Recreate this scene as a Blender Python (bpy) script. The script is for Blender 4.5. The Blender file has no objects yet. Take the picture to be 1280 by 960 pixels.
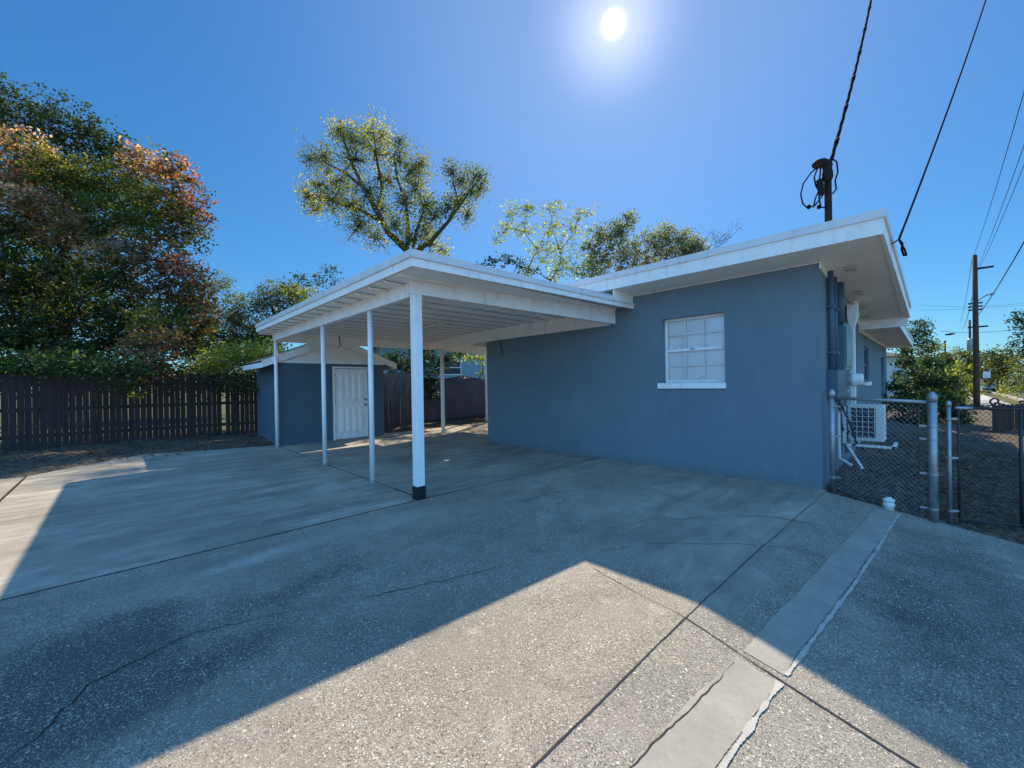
import bpy, math, random
import numpy as np
from mathutils import Vector, Matrix
random.seed(7)
rng = np.random.default_rng(11)
S = bpy.context.scene
COL = S.collection
R = math.radians

# ------------------------------------------------------------------ camera
CAM_H = 1.5
YAW, PITCH, ROLL = R(43.987), R(-0.09), R(0.94)
F_ = Vector((math.sin(YAW)*math.cos(PITCH), math.cos(YAW)*math.cos(PITCH), math.sin(PITCH)))
r_ = Vector((math.cos(YAW), -math.sin(YAW), 0)); u_ = r_.cross(F_)
CR = r_*math.cos(ROLL) - u_*math.sin(ROLL); CU = CR.cross(F_)
cd = bpy.data.cameras.new('camera'); cam = bpy.data.objects.new('camera', cd); COL.objects.link(cam)
cd.sensor_width = 36; cd.lens = 506.6/1280*36; cd.clip_start = .05; cd.clip_end = 3000
M = Matrix((CR, CU, -F_)).transposed().to_4x4(); M.translation = Vector((0, 0, CAM_H)); cam.matrix_world = M
S.camera = cam
def at(px, py, D):            # point D metres ahead of the camera, seen at photo pixel px,py
    return Vector((0, 0, CAM_H)) + (F_ + CR*((px-640)/506.6) + CU*((480-py)/506.6))*D

# ------------------------------------------------------------------ sun and sky
SUN_AZ, SUN_EL = R(58.82), R(40.43)
sdir = Vector((math.sin(SUN_AZ)*math.cos(SUN_EL), math.cos(SUN_AZ)*math.cos(SUN_EL), math.sin(SUN_EL)))
sl = bpy.data.lights.new('sun', 'SUN'); sl.energy = 4.2; sl.angle = R(0.53); sl.color = (1, .84, .62)
so = bpy.data.objects.new('sun', sl); COL.objects.link(so)
so.rotation_euler = sdir.to_track_quat('Z', 'Y').to_euler(); so.location = sdir*60
W = bpy.data.worlds.new('World'); S.world = W; W.use_nodes = True
wn = W.node_tree; wn.nodes.clear(); L = wn.links.new
sky = wn.nodes.new('ShaderNodeTexSky'); sky.sky_type = 'NISHITA'; sky.sun_disc = False
sky.sun_elevation = SUN_EL; sky.sun_rotation = SUN_AZ
sky.air_density = 1.0; sky.dust_density = 0.0; sky.ozone_density = 3.5; sky.altitude = 0
hs = wn.nodes.new('ShaderNodeHueSaturation'); hs.inputs['Saturation'].default_value = 1.45; hs.inputs['Value'].default_value = 1
bg = wn.nodes.new('ShaderNodeBackground'); bg.inputs['Strength'].default_value = 0.105
gm = wn.nodes.new('ShaderNodeGamma'); gm.inputs[1].default_value = .62; L(sky.outputs[0], gm.inputs[0]); L(gm.outputs[0], hs.inputs['Color']); 
wb = wn.nodes.new('ShaderNodeMix'); wb.data_type = 'RGBA'; wb.blend_type = 'MULTIPLY'; wb.inputs[0].default_value = 1; wb.inputs[7].default_value = (.45, .86, 1.15, 1)
L(hs.outputs[0], wb.inputs[6]); L(wb.outputs[2], bg.inputs['Color'])
tc = wn.nodes.new('ShaderNodeTexCoord'); dot = wn.nodes.new('ShaderNodeVectorMath'); dot.operation = 'DOT_PRODUCT'
nv = wn.nodes.new('ShaderNodeVectorMath'); nv.operation = 'NORMALIZE'
L(tc.outputs['Generated'], nv.inputs[0]); L(nv.outputs[0], dot.inputs[0]); dot.inputs[1].default_value = sdir
def wmath(op, a, b=None, clamp=False):
    n = wn.nodes.new('ShaderNodeMath'); n.operation = op; n.use_clamp = clamp
    for i, v in enumerate((a, b)):
        if v is None: continue
        if isinstance(v, (int, float)): n.inputs[i].default_value = v
        else: L(v, n.inputs[i])
    return n.outputs[0]
cl = wmath('MAXIMUM', dot.outputs['Value'], 0.0)
def lobe(p, amp): return wmath('MULTIPLY', wmath('POWER', cl, float(p)), amp)
glow = wmath('ADD', wmath('ADD', lobe(13000, 2.2), lobe(300, .24)), lobe(9, .10))
bg2 = wn.nodes.new('ShaderNodeBackground'); bg2.inputs['Color'].default_value = (1, .90, .80, 1); L(glow, bg2.inputs['Strength'])
# blue fill light added to the sky behind the viewer, brightening the shade
dt2 = wn.nodes.new('ShaderNodeVectorMath'); dt2.operation = 'DOT_PRODUCT'; L(nv.outputs[0], dt2.inputs[0]); dt2.inputs[1].default_value = Vector((-.68, -.68, .28)).normalized()
sepd = wn.nodes.new('ShaderNodeSeparateXYZ'); L(nv.outputs[0], sepd.inputs[0])
sky_fill = wmath('MULTIPLY', wmath('POWER', wmath('MAXIMUM', wmath('ADD', dt2.outputs['Value'], .12), 0.0), 1.3), wmath('MULTIPLY', sepd.outputs['Z'], 14.0, True))
bg3 = wn.nodes.new('ShaderNodeBackground'); bg3.inputs['Color'].default_value = (.22, .54, 1, 1); L(wmath('MULTIPLY', sky_fill, .62), bg3.inputs['Strength'])
ad0 = wn.nodes.new('ShaderNodeAddShader'); L(bg2.outputs[0], ad0.inputs[0]); L(bg3.outputs[0], ad0.inputs[1])
ad = wn.nodes.new('ShaderNodeAddShader'); L(bg.outputs[0], ad.inputs[0]); L(ad0.outputs[0], ad.inputs[1])
wo = wn.nodes.new('ShaderNodeOutputWorld'); L(ad.outputs[0], wo.inputs['Surface'])
S.view_settings.view_transform = 'Standard'; S.view_settings.look = 'None'
S.view_settings.exposure = 1.05; S.view_settings.gamma = 1
S.render.engine = 'CYCLES'
S.cycles.max_bounces = 8; S.cycles.diffuse_bounces = 5; S.cycles.transmission_bounces = 4; S.cycles.transparent_max_bounces = 8

# ------------------------------------------------------------------ materials
class NT:
    def __init__(s, name):
        s.m = bpy.data.materials.new(name); s.m.use_nodes = True; s.t = s.m.node_tree
        s.b = s.t.nodes['Principled BSDF']; s.out = s.t.nodes['Material Output']
    def n(s, ty, **kw):
        x = s.t.nodes.new(ty)
        for k, v in kw.items(): setattr(x, k, v)
        return x
    def l(s, a, b): s.t.links.new(a, b)
    def put(s, inp, v):
        if hasattr(v, 'is_linked') or hasattr(v, 'links'): s.l(v, inp)
        else: inp.default_value = v
    def math(s, op, a, b=0.0, clamp=False):
        x = s.n('ShaderNodeMath', operation=op, use_clamp=clamp); s.put(x.inputs[0], a); s.put(x.inputs[1], b); return x.outputs[0]
    def coord(s, kind='Object'):
        return s.n('ShaderNodeTexCoord').outputs[kind]
    def pos(s): return s.n('ShaderNodeNewGeometry').outputs['Position']
    def map(s, vec, sc=(1, 1, 1), rot=(0, 0, 0), loc=(0, 0, 0)):
        x = s.n('ShaderNodeMapping'); s.l(vec, x.inputs[0]); x.inputs['Scale'].default_value = sc
        x.inputs['Rotation'].default_value = rot; x.inputs['Location'].default_value = loc; return x.outputs[0]
    def noise(s, vec, scale, detail=4, rough=.55, dist=0):
        x = s.n('ShaderNodeTexNoise'); s.l(vec, x.inputs['Vector']); x.inputs['Scale'].default_value = scale
        x.inputs['Detail'].default_value = detail; x.inputs['Roughness'].default_value = rough; x.inputs['Distortion'].default_value = dist
        return x.outputs['Fac']
    def vor(s, vec, scale, rnd=1.0):
        x = s.n('ShaderNodeTexVoronoi'); s.l(vec, x.inputs['Vector']); x.inputs['Scale'].default_value = scale
        x.inputs['Randomness'].default_value = rnd; return x
    def rng(s, v, a, b, c=0.0, d=1.0, smooth=False):
        x = s.n('ShaderNodeMapRange'); x.interpolation_type = 'SMOOTHSTEP' if smooth else 'LINEAR'
        s.put(x.inputs[0], v)
        for i, q in enumerate((a, b, c, d)): s.put(x.inputs[i+1], q)
        return x.outputs[0]
    def mix(s, f, a, b, mode='MIX'):
        x = s.n('ShaderNodeMix', data_type='RGBA', blend_type=mode)
        s.put(x.inputs[0], f)
        for inp, v in ((x.inputs[6], a), (x.inputs[7], b)):
            if isinstance(v, tuple): inp.default_value = v if len(v) == 4 else (*v, 1)
            else: s.l(v, inp)
        return x.outputs[2]
    def attr(s, name): return s.n('ShaderNodeAttribute', attribute_name=name)
    def bump(s, h, strength=.3, dist=.01):
        x = s.n('ShaderNodeBump'); s.l(h, x.inputs['Height']); x.inputs['Strength'].default_value = strength
        x.inputs['Distance'].default_value = dist; s.l(x.outputs[0], s.b.inputs['Normal'])
    def col(s, v):
        if isinstance(v, tuple): s.b.inputs['Base Color'].default_value = (*v, 1)
        else: s.l(v, s.b.inputs['Base Color'])
    def set(s, rough=.6, metal=0, spec=.5):
        s.b.inputs['Roughness'].default_value = rough; s.b.inputs['Metallic'].default_value = metal
        s.b.inputs['Specular IOR Level'].default_value = spec

MT = {}
def paint(name, c, rough=.55, var=.12, grime=(.5, .48, .42), gamt=.25, bump=0.0, bscale=60, metal=0, spec=.4, gscale=2.5):
    k = NT(name); p = k.pos()
    a = k.noise(p, gscale, 6, .6); b = k.noise(p, gscale*9, 4, .6)
    c1 = tuple(x*(1-var) for x in c); c2 = tuple(min(x*(1+var*.6), 1) for x in c)
    base = k.mix(k.rng(a, .3, .7), c1, c2)
    g = k.math('MULTIPLY', k.rng(k.noise(k.map(p, (1, 1, .35)), gscale*3.1, 6, .7), .52, .78), gamt)
    base = k.mix(g, base, tuple(x*y for x, y in zip(c, grime)))
    k.col(base); k.set(rough, metal, spec)
    if bump: k.bump(k.noise(p, bscale, 5, .65), bump, .01)
    MT[name] = k.m; return k.m
paint('white_paint', (.91, .89, .85), .5, .06, (.45, .40, .33), .5, .05, 40)
paint('white_post', (.93, .91, .88), .4, .05, (.5, .42, .34), .4)
paint('white_soffit', (.90, .84, .76), .7, .08, (.6, .52, .42), .3, .08, 30)
paint('white_ceiling', (.92, .88, .82), .5, .07, (.6, .52, .45), .3)
paint('drip_metal', (.72, .71, .71), .35, .08, (.4, .38, .35), .5, metal=.0)
paint('shed_blue', (.085, .13, .165), .75, .1, (.8, .8, .8), .3, .3, 50)
paint('conduit_blue', (.07, .12, .17), .5, .08)
paint('panel_teal', (.10, .16, .19), .35, .1)
paint('meter_grey', (.32, .33, .33), .35, .1)
paint('black_band', (.012, .014, .02), .5, .2)
paint('black_rubber', (.012, .012, .013), .5, .3)
paint('roof_membrane', (.5, .49, .46), .8, .15, (.3, .3, .25), .6)
paint('galv', (.36, .38, .40), .42, .25, (.45, .42, .38), .6, .1, 90, metal=.65, gscale=9)
paint('galv_dark', (.05, .045, .045), .55, .3, (.9, .5, .3), .5, metal=.3, gscale=9)
paint('rust_iron', (.16, .08, .045), .8, .3, (.3, .3, .3), .5)
paint('plastic_white', (.75, .74, .70), .4, .05, (.5, .45, .35), .4)
paint('chrome', (.35, .34, .32), .25, .1, metal=1)
paint('ac_dark', (.02, .022, .025), .6, .2)
paint('pole_wood', (.06, .046, .034), .85, .35, (.4, .4, .35), .5, .5, 30)
paint('pole_dark', (.025, .022, .02), .85, .2, spec=.1)
paint('wire_black', (.006, .006, .008), .95, .2, spec=.03)
paint('neighbour_teal', (.22, .32, .33), .8, .1)
paint('neighbour_white', (.7, .7, .68), .7, .08, gamt=.4)
paint('roof_shingle', (.12, .11, .10), .9, .3, bump=.4, bscale=20)
paint('dark_opening', (.015, .02, .03), .25, .2)
paint('car_silver', (.45, .47, .5), .25, .05, metal=.6)
paint('tyre', (.015, .015, .015), .8, .2)
paint('asphalt', (.09, .088, .085), .9, .15, bump=.3, bscale=50, gamt=.4)
paint('kerb', (.4, .38, .35), .8, .15)

# stucco wall
k = NT('stucco_blue'); p = k.pos()
a = k.noise(p, .9, 5, .6); b = k.noise(k.map(p, (1, 1, .3)), 5, 5, .65); c = k.noise(p, 85, 4, .7)
base = k.mix(k.rng(a, .3, .7), (.145, .202, .236), (.172, .230, .262))
base = k.mix(k.math('MULTIPLY', k.rng(b, .5, .8), .35), base, (.22, .30, .36))
scuff = k.math('MULTIPLY', k.rng(k.noise(k.map(p, (1, 1.0, 2.5)), 6, 6, .7), .66, .74), .35)
base = k.mix(scuff, base, (.10, .15, .20))
k.col(base); k.set(.72, 0, .3)

base = k.mix(k.math('MULTIPLY', k.rng(k.math('ADD', k.n('ShaderNodeSeparateXYZ').outputs[0] if False else k.noise(k.map(p, (1, 1, .12)), 3.2, 6, .7), 0.0), .56, .72), .28), base, (.10, .15, .19))
sz = k.n('ShaderNodeSeparateXYZ'); k.l(p, sz.inputs[0])
splash = k.math('MULTIPLY', k.rng(k.math('ADD', sz.outputs[2], k.math('MULTIPLY', k.noise(p, 5, 5, .7), .25)), .30, .12), .45)
base = k.mix(splash, base, (.13, .15, .16)); k.col(base)
k.bump(k.math('ADD', c, k.math('MULTIPLY', k.noise(p, 14, 4, .6), 1.1)), .6, .010); MT['stucco_blue'] = k.m

# glass
k = NT('window_glass'); k.b.inputs['Base Color'].default_value = (.9, .95, 1, 1); k.set(.02, 0, .6)
k.b.inputs['Transmission Weight'].default_value = 1.0; k.b.inputs['IOR'].default_value = 1.3
tr = k.n('ShaderNodeBsdfTransparent'); gl = k.n('ShaderNodeBsdfGlossy'); gl.inputs['Roughness'].default_value = .03
fr = k.n('ShaderNodeFresnel'); fr.inputs[0].default_value = 1.45
mx = k.n('ShaderNodeMixShader'); k.l(k.math('MULTIPLY', fr.outputs[0], 1.6, True), mx.inputs[0]); k.l(tr.outputs[0], mx.inputs[1]); k.l(gl.outputs[0], mx.inputs[2])
k.l(mx.outputs[0], k.out.inputs['Surface']); MT['glass'] = k.m
# blinds
k = NT('blinds'); p = k.pos()
k.col(k.mix(k.rng(k.noise(p, 3, 3), .3, .7), (.90, .90, .90), (.95, .94, .92))); k.set(.5); MT['blinds'] = k.m

# wood fence
k = NT('fence_wood'); p = k.pos()
a = k.noise(k.map(p, (8, 8, .8)), 3, 6, .7); b = k.noise(k.map(p, (7.7, 7.7, .05)), 1.3, 2, .5)
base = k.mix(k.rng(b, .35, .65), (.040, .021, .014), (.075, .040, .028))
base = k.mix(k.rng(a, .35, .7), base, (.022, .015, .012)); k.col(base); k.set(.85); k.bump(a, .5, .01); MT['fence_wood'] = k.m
k = NT('fence_wood_grey'); p = k.pos()
a = k.noise(k.map(p, (8, 8, .8)), 3, 6, .7); b = k.noise(k.map(p, (7.7, 7.7, .05)), 1.3, 2, .5)
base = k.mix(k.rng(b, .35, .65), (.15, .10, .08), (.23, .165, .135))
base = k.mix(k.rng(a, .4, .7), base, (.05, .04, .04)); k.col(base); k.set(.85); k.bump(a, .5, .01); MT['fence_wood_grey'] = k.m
# screen fabric
k = NT('screen_fabric'); p = k.pos()
k.col(k.mix(k.rng(k.noise(p, 2.2, 4), .3, .7), (.075, .058, .066), (.11, .085, .095))); k.set(.8)
k.bump(k.noise(p, 3, 4, .5), .6, .1); MT['screen_fabric'] = k.m

# concrete
def concrete():
    k = NT('concrete'); p = k.pos()
    agg = k.attr('agg').outputs['Fac']; st = k.attr('stain_shade').outputs['Fac']; pale = k.attr('pale').outputs['Fac']
    n1 = k.noise(p, .75, 7, .62); n2 = k.noise(p, 4.2, 6, .65); n3 = k.noise(p, 60, 4, .7)
    sw = k.noise(k.map(p, (.55, 2.6, 1), rot=(0, 0, R(-14))), 1.15, 7, .66, .9)
    base = k.mix(k.rng(n1, .32, .68), (.25, .225, .18), (.42, .38, .31))
    base = k.mix(k.math('MULTIPLY', k.rng(n2, .42, .75), .45), base, (.19, .178, .155))
    sm = k.math('SUBTRACT', 1.0, agg)
    swf = k.math('MULTIPLY', k.rng(sw, .47, .66, smooth=True), k.math('MULTIPLY', sm, .72))
    base = k.mix(swf, base, (.17, .165, .155))
    swl = k.math('MULTIPLY', k.rng(sw, .46, .30), k.math('MULTIPLY', sm, .5))
    base = k.mix(swl, base, (.60, .57, .50))
    base = k.mix(k.math('MULTIPLY', agg, .55), base, (.20, .180, .145))
    blot = k.noise(p, 1.35, 8, .68, .6); blot2 = k.noise(k.map(p, loc=(7, 3, 0)), 3.1, 7, .7, .3)
    base = k.mix(k.math('MULTIPLY', k.rng(blot, .50, .66, smooth=True), k.math('ADD', k.math('MULTIPLY', agg, .42), .16)), base, (.13, .125, .115))
    base = k.mix(k.math('MULTIPLY', k.rng(blot2, .56, .70, smooth=True), .38), base, (.52, .485, .42))
    # soft oily stains, with shade painted in on the near slab
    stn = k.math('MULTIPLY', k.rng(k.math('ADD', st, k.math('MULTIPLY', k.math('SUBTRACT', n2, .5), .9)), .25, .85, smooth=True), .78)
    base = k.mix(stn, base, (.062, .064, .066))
    base = k.mix(k.math('MULTIPLY', k.rng(k.math('ADD', pale, k.math('MULTIPLY', k.math('SUBTRACT', n2, .5), .8)), .3, .8), .75), base, (.60, .57, .50))
    # fine grit
    base = k.mix(k.math('MULTIPLY', k.rng(n3, .5, .72), k.math('ADD', k.math('MULTIPLY', agg, .5), .12)), base, (.10, .095, .085))
    # shell and pebble flecks
    pd = k.n('ShaderNodeVectorMath', operation='ADD'); k.l(p, pd.inputs[0])
    nz = k.n('ShaderNodeTexNoise'); k.l(p, nz.inputs['Vector']); nz.inputs['Scale'].default_value = 45; nz.inputs['Detail'].default_value = 2
    sc = k.n('ShaderNodeVectorMath', operation='SCALE'); k.l(nz.outputs['Color'], sc.inputs[0]); sc.inputs['Scale'].default_value = .022
    k.l(sc.outputs[0], pd.inputs[1])
    hts = []
    dens = k.noise(p, 1.7, 5, .6)
    for scale, thr, keep, colr, amt in ((42, .26, .80, (.78, .73, .63), .72), (78, .33, .58, (.68, .63, .54), .72), (150, .42, .42, (.60, .56, .48), .75), (105, .38, .58, (.07, .062, .052), .7), (60, .30, .80, (.09, .08, .07), .6)):
        v = k.vor(pd.outputs[0], scale)
        sp = k.n('ShaderNodeSeparateColor'); k.l(v.outputs['Color'], sp.inputs[0])
        kp = k.rng(k.math('ADD', sp.outputs[0], k.math('MULTIPLY', k.math('SUBTRACT', dens, .5), 1.9)), keep, keep+.04)
        rad = k.math('MULTIPLY', k.math('ADD', k.math('MULTIPLY', sp.outputs[1], .7), .5), thr)
        ins = k.rng(v.outputs['Distance'], k.math('MULTIPLY', rad, 1.1), k.math('MULTIPLY', rad, .8))
        f = k.math('MULTIPLY', k.math('MULTIPLY', ins, kp), k.math('MULTIPLY', k.rng(agg, .15, .75), amt))
        base = k.mix(f, base, colr); hts.append(f)
    k.col(base); k.set(.86, 0, .25)
    h = k.math('ADD', k.math('MULTIPLY', hts[0], .8), k.math('MULTIPLY', hts[1], .5))
    h = k.math('ADD', h, k.math('MULTIPLY', n3, k.math('ADD', k.math('MULTIPLY', agg, 1.4), .25)))
    h = k.math('SUBTRACT', k.math('SUBTRACT', h, hts[3]), hts[4])
    k.bump(h, .75, .006); return k.m
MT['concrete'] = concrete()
k = NT('patch_cement'); p = k.pos()
n1 = k.noise(p, 3, 6, .65); n2 = k.noise(p, 30, 4, .7)
base = k.mix(k.rng(n1, .35, .7), (.37, .34, .285), (.27, .25, .212)); base = k.mix(k.math('MULTIPLY', k.rng(n2, .5, .8), .5), base, (.2, .195, .18))
k.col(base); k.set(.85, 0, .25); k.bump(n2, .4, .005); MT['patch_cement'] = k.m
paint('patch_edge', (.46, .43, .38), .85, .15, (.6, .58, .5), .5, .4, 60, gscale=12)
paint('joint_dark', (.035, .03, .028), .95, .4, gscale=6)
paint('joint_red', (.07, .03, .032), .9, .4, gscale=6)

# soil with leaf litter
def soil(name, c1, c2, c3, s=1.0):
    k = NT(name); p = k.pos()
    n = k.noise(p, 1.1*s, 9, .72); v = k.vor(p, 24*s); sp = k.n('ShaderNodeSeparateColor'); k.l(v.outputs['Color'], sp.inputs[0])
    base = k.mix(k.rng(n, .35, .65), c1, c2)
    base = k.mix(k.math('MULTIPLY', k.rng(sp.outputs[0], .6, .7), .8), base, c3)
    k.col(base); k.set(.95, 0, .2); k.bump(k.math('ADD', k.noise(p, 18*s, 6, .75), k.math('MULTIPLY', sp.outputs[1], .5)), .9, .05); MT[name] = k.m
soil('leaf_litter', (.06, .048, .038), (.12, .095, .072), (.22, .17, .12))
soil('yard_grass', (.05, .06, .022), (.10, .105, .045), (.16, .15, .08), .8)

def leafmat(name, trans=.55, rough=.45):
    k = NT(name); c = k.attr('tint').outputs['Color']
    d = k.n('ShaderNodeBsdfDiffuse'); t = k.n('ShaderNodeBsdfTranslucent'); k.l(c, d.inputs[0])
    tcx = k.mix(1.0, c, (1.6, 1.7, .9), 'MULTIPLY'); k.l(tcx, t.inputs[0])
    g = k.n('ShaderNodeBsdfGlossy'); g.inputs['Roughness'].default_value = rough; g.inputs[0].default_value = (.9, .95, 1, 1)
    m1 = k.n('ShaderNodeMixShader'); m1.inputs[0].default_value = trans; k.l(d.outputs[0], m1.inputs[1]); k.l(t.outputs[0], m1.inputs[2])
    m2 = k.n('ShaderNodeMixShader'); m2.inputs[0].default_value = .02; k.l(m1.outputs[0], m2.inputs[1]); k.l(g.outputs[0], m2.inputs[2])
    k.l(m2.outputs[0], k.out.inputs['Surface']); MT[name] = k.m
leafmat('leaf')
k = NT('bark'); p = k.pos(); a = k.noise(k.map(p, (3, 3, .8)), 5, 6, .7)
k.col(k.mix(k.rng(a, .35, .65), (.035, .028, .022), (.11, .092, .075))); k.set(.9); k.bump(a, .7, .03); MT['bark'] = k.m

# ------------------------------------------------------------------ mesh helpers
class MB:
    def __init__(s): s.v = []; s.f = []
    def quad(s, *p):
        b = len(s.v); s.v += [tuple(x) for x in p]; s.f.append(tuple(range(b, b+len(p))))
    def hexa(s, p):       # 8 corners: bottom 4 (ccw), top 4
        b = len(s.v); s.v += [tuple(x) for x in p]
        for q in ((3, 2, 1, 0), (4, 5, 6, 7), (0, 1, 5, 4), (1, 2, 6, 5), (2, 3, 7, 6), (3, 0, 4, 7)): s.f.append(tuple(b+i for i in q))
    def box(s, x0, x1, y0, y1, z0, z1):
        x0, x1 = sorted((x0, x1)); y0, y1 = sorted((y0, y1)); z0, z1 = sorted((z0, z1))
        s.hexa([(x0, y0, z0), (x1, y0, z0), (x1, y1, z0), (x0, y1, z0), (x0, y0, z1), (x1, y0, z1), (x1, y1, z1), (x0, y1, z1)])
    def beam(s, a, b, w, z0a, z1a, z0b=None, z1b=None):   # board from a to b (xy), width w sideways, between heights
        a = Vector(a[:2]); b = Vector(b[:2]); d = (b-a).normalized(); n = Vector((-d.y, d.x))*w/2
        z0b = z0a if z0b is None else z0b; z1b = z1a if z1b is None else z1b
        P = [a-n, b-n, b+n, a+n]; Z0 = [z0a, z0b, z0b, z0a]; Z1 = [z1a, z1b, z1b, z1a]
        s.hexa([(q.x, q.y, z) for q, z in zip(P, Z0)] + [(q.x, q.y, z) for q, z in zip(P, Z1)])
    def bar(s, a, b, w, h=None, up=(0, 0, 1)):
        h = h or w; a = Vector(a); b = Vector(b); d = (b-a).normalized(); up = Vector(up)
        if abs(d.dot(up)) > .98: up = Vector((1, 0, 0))
        x = d.cross(up).normalized()*w/2; y = x.cross(d).normalized()*h/2
        s.hexa([a-x-y, a+x-y, b+x-y, b-x-y, a-x+y, a+x+y, b+x+y, b-x+y])
    def tube(s, pts, r, n=8, cap=True):
        pts = [Vector(p) for p in pts]; rs = r if isinstance(r, (list, tuple)) else [r]*len(pts)
        up = Vector((0, 0, 1)); rings = []; px = None
        for i, p in enumerate(pts):
            d = (pts[min(i+1, len(pts)-1)]-pts[max(i-1, 0)]).normalized()
            if px is None:
                a = up if abs(d.dot(up)) < .95 else Vector((1, 0, 0)); px = d.cross(a).normalized()
            else:
                px = (px-d*px.dot(d)).normalized()
            py = d.cross(px); b = len(s.v); rings.append(b)
            for k in range(n):
                t = 2*math.pi*k/n; s.v.append(tuple(p+(px*math.cos(t)+py*math.sin(t))*rs[i]))
        for a, b in zip(rings, rings[1:]):
            for k in range(n): s.f.append((a+k, a+(k+1) % n, b+(k+1) % n, b+k))
        if cap: s.f.append(tuple(rings[0]+k for k in reversed(range(n)))); s.f.append(tuple(rings[-1]+k for k in range(n)))
    def lathe(s, c, prof, n=20, axis='Z'):
        c = Vector(c); rings = []
        for r, z in prof:
            rings.append(len(s.v))
            for k in range(n):
                t = 2*math.pi*k/n; q = (r*math.cos(t), r*math.sin(t), z)
                if axis == 'Y': q = (q[0], q[2], q[1])
                if axis == 'X': q = (q[2], q[0], q[1])
                s.v.append(tuple(c+Vector(q)))
        for a, b in zip(rings, rings[1:]):
            for k in range(n): s.f.append((a+k, a+(k+1) % n, b+(k+1) % n, b+k))
        s.f.append(tuple(rings[0]+k for k in reversed(range(n)))); s.f.append(tuple(rings[-1]+k for k in range(n)))
    def build(s, name, mat, parent=None, smooth=False, bevel=0):
        me = bpy.data.meshes.new(name); o = bpy.data.objects.new(name, me); COL.objects.link(o)
        off = Vector((0, 0, 0))
        if parent is not None:
            q = parent
            while q is not None: off += q.location; q = q.parent
            o.parent = parent
        V = [(a-off.x, b-off.y, c-off.z) for a, b, c in s.v]
        me.from_pydata(V, [], s.f); me.materials.append(MT[mat] if isinstance(mat, str) else mat)
        if smooth:
            me.polygons.foreach_set('use_smooth', [len(p.vertices) <= 4 for p in me.polygons])
        if bevel:
            b = o.modifiers.new('edge', 'BEVEL'); b.width = bevel; b.segments = 2; b.limit_method = 'ANGLE'; b.angle_limit = R(40)
        me.update(); return o
def tag(o, label=None, cat=None, group=None, kind=None):
    if label: o['label'] = label
    if cat: o['category'] = cat
    if group: o['group'] = group
    if kind: o['kind'] = kind
    return o
def thing(name, loc, label, cat, group=None):
    o = bpy.data.objects.new(name, None); COL.objects.link(o); o.location = loc; o.empty_display_size = .2
    return tag(o, label, cat, group)
def bx(name, mat, parent, *boxes, bevel=0, smooth=False):
    m = MB()
    for b in boxes: m.box(*b)
    return m.build(name, mat, parent, smooth, bevel)
def tb(name, mat, parent, pts, r, n=8): m = MB(); m.tube(pts, r, n); return m.build(name, mat, parent, True)

def dip(y):
    if y >= 1.25: return 0.0
    t = 1.10-y
    z = -.155*t if t > .15 else -.155*.5*(t+.15)**2/.3
    return max(z, -.34) if t > -.15 else 0.0

# ------------------------------------------------------------------ setting
def sheet(name, xs, ys, zf, mat, mask=None):
    nx, ny = len(xs), len(ys)
    V = np.array([(x, y, zf(x, y)) for y in ys for x in xs]); F = []
    for j in range(ny-1):
        for i in range(nx-1):
            if mask is None or mask((xs[i]+xs[i+1])/2, (ys[j]+ys[j+1])/2):
                a = j*nx+i; F.append((a, a+1, a+nx+1, a+nx))
    me = bpy.data.meshes.new(name); me.from_pydata(V.tolist(), [], F); me.materials.append(MT[mat])
    me.polygons.foreach_set('use_smooth', [True]*len(F))
    o = bpy.data.objects.new(name, me); COL.objects.link(o); o['kind'] = 'structure'; me.update(); return o, V
def lump(x, y, s=1.0):
    return .03*math.sin(x*1.7*s+1)*math.cos(y*2.1*s)+.02*math.sin(x*5.1*s+y*3.3*s)+.012*math.sin(11*x*s-7*y*s)
xs = [-900, -400, -150, -60]+list(np.arange(-30, 60.1, 2))+[90, 150, 400, 900]
ys = [-900, -400, -150, -60, -30, -20, -14, -10, -7, -5, -3, -2, -1.4, -1, -.6, -.2, .2, .6, .9, 1.1, 1.3, 2, 4, 8]+list(np.arange(12, 60, 3))+[90, 150, 400, 900]
sheet('ground', xs, ys, lambda x, y: dip(y)-.06, 'yard_grass')

# the left leaf strewn border and the side yard
def sedge(x): return 11.15 if x < -1.2 else (11.15+(x+1.2)*.97 if x < .4 else (12.65-(x-.4)*.36 if x < 2.9 else 11.95))
sheet('soil_border', list(np.arange(-12, 14.1, .2)), list(np.arange(8.6, 16.4, .2)),
      lambda x, y: -.012 + max(0, min(1, (y-sedge(x))/.35))*(lump(x, y)+.06+.05*max(0, min(1, (y-12.6)/2))), 'leaf_litter',
      lambda x, y: y > 10.7 and not (-5.9 < x < -1.4 and y < 10.85))
sheet('side_yard', list(np.arange(6.7, 13, .12))+list(np.arange(13, 30, .6)), list(np.arange(-3.0, 1.13, .12)),
      lambda x, y: dip(y)-.02 + (min(1, (x-6.7)/.5)*(lump(x, y, 1.6)+.04) + max(0, min(.16, (x-7)*.03))), 'leaf_litter')

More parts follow.
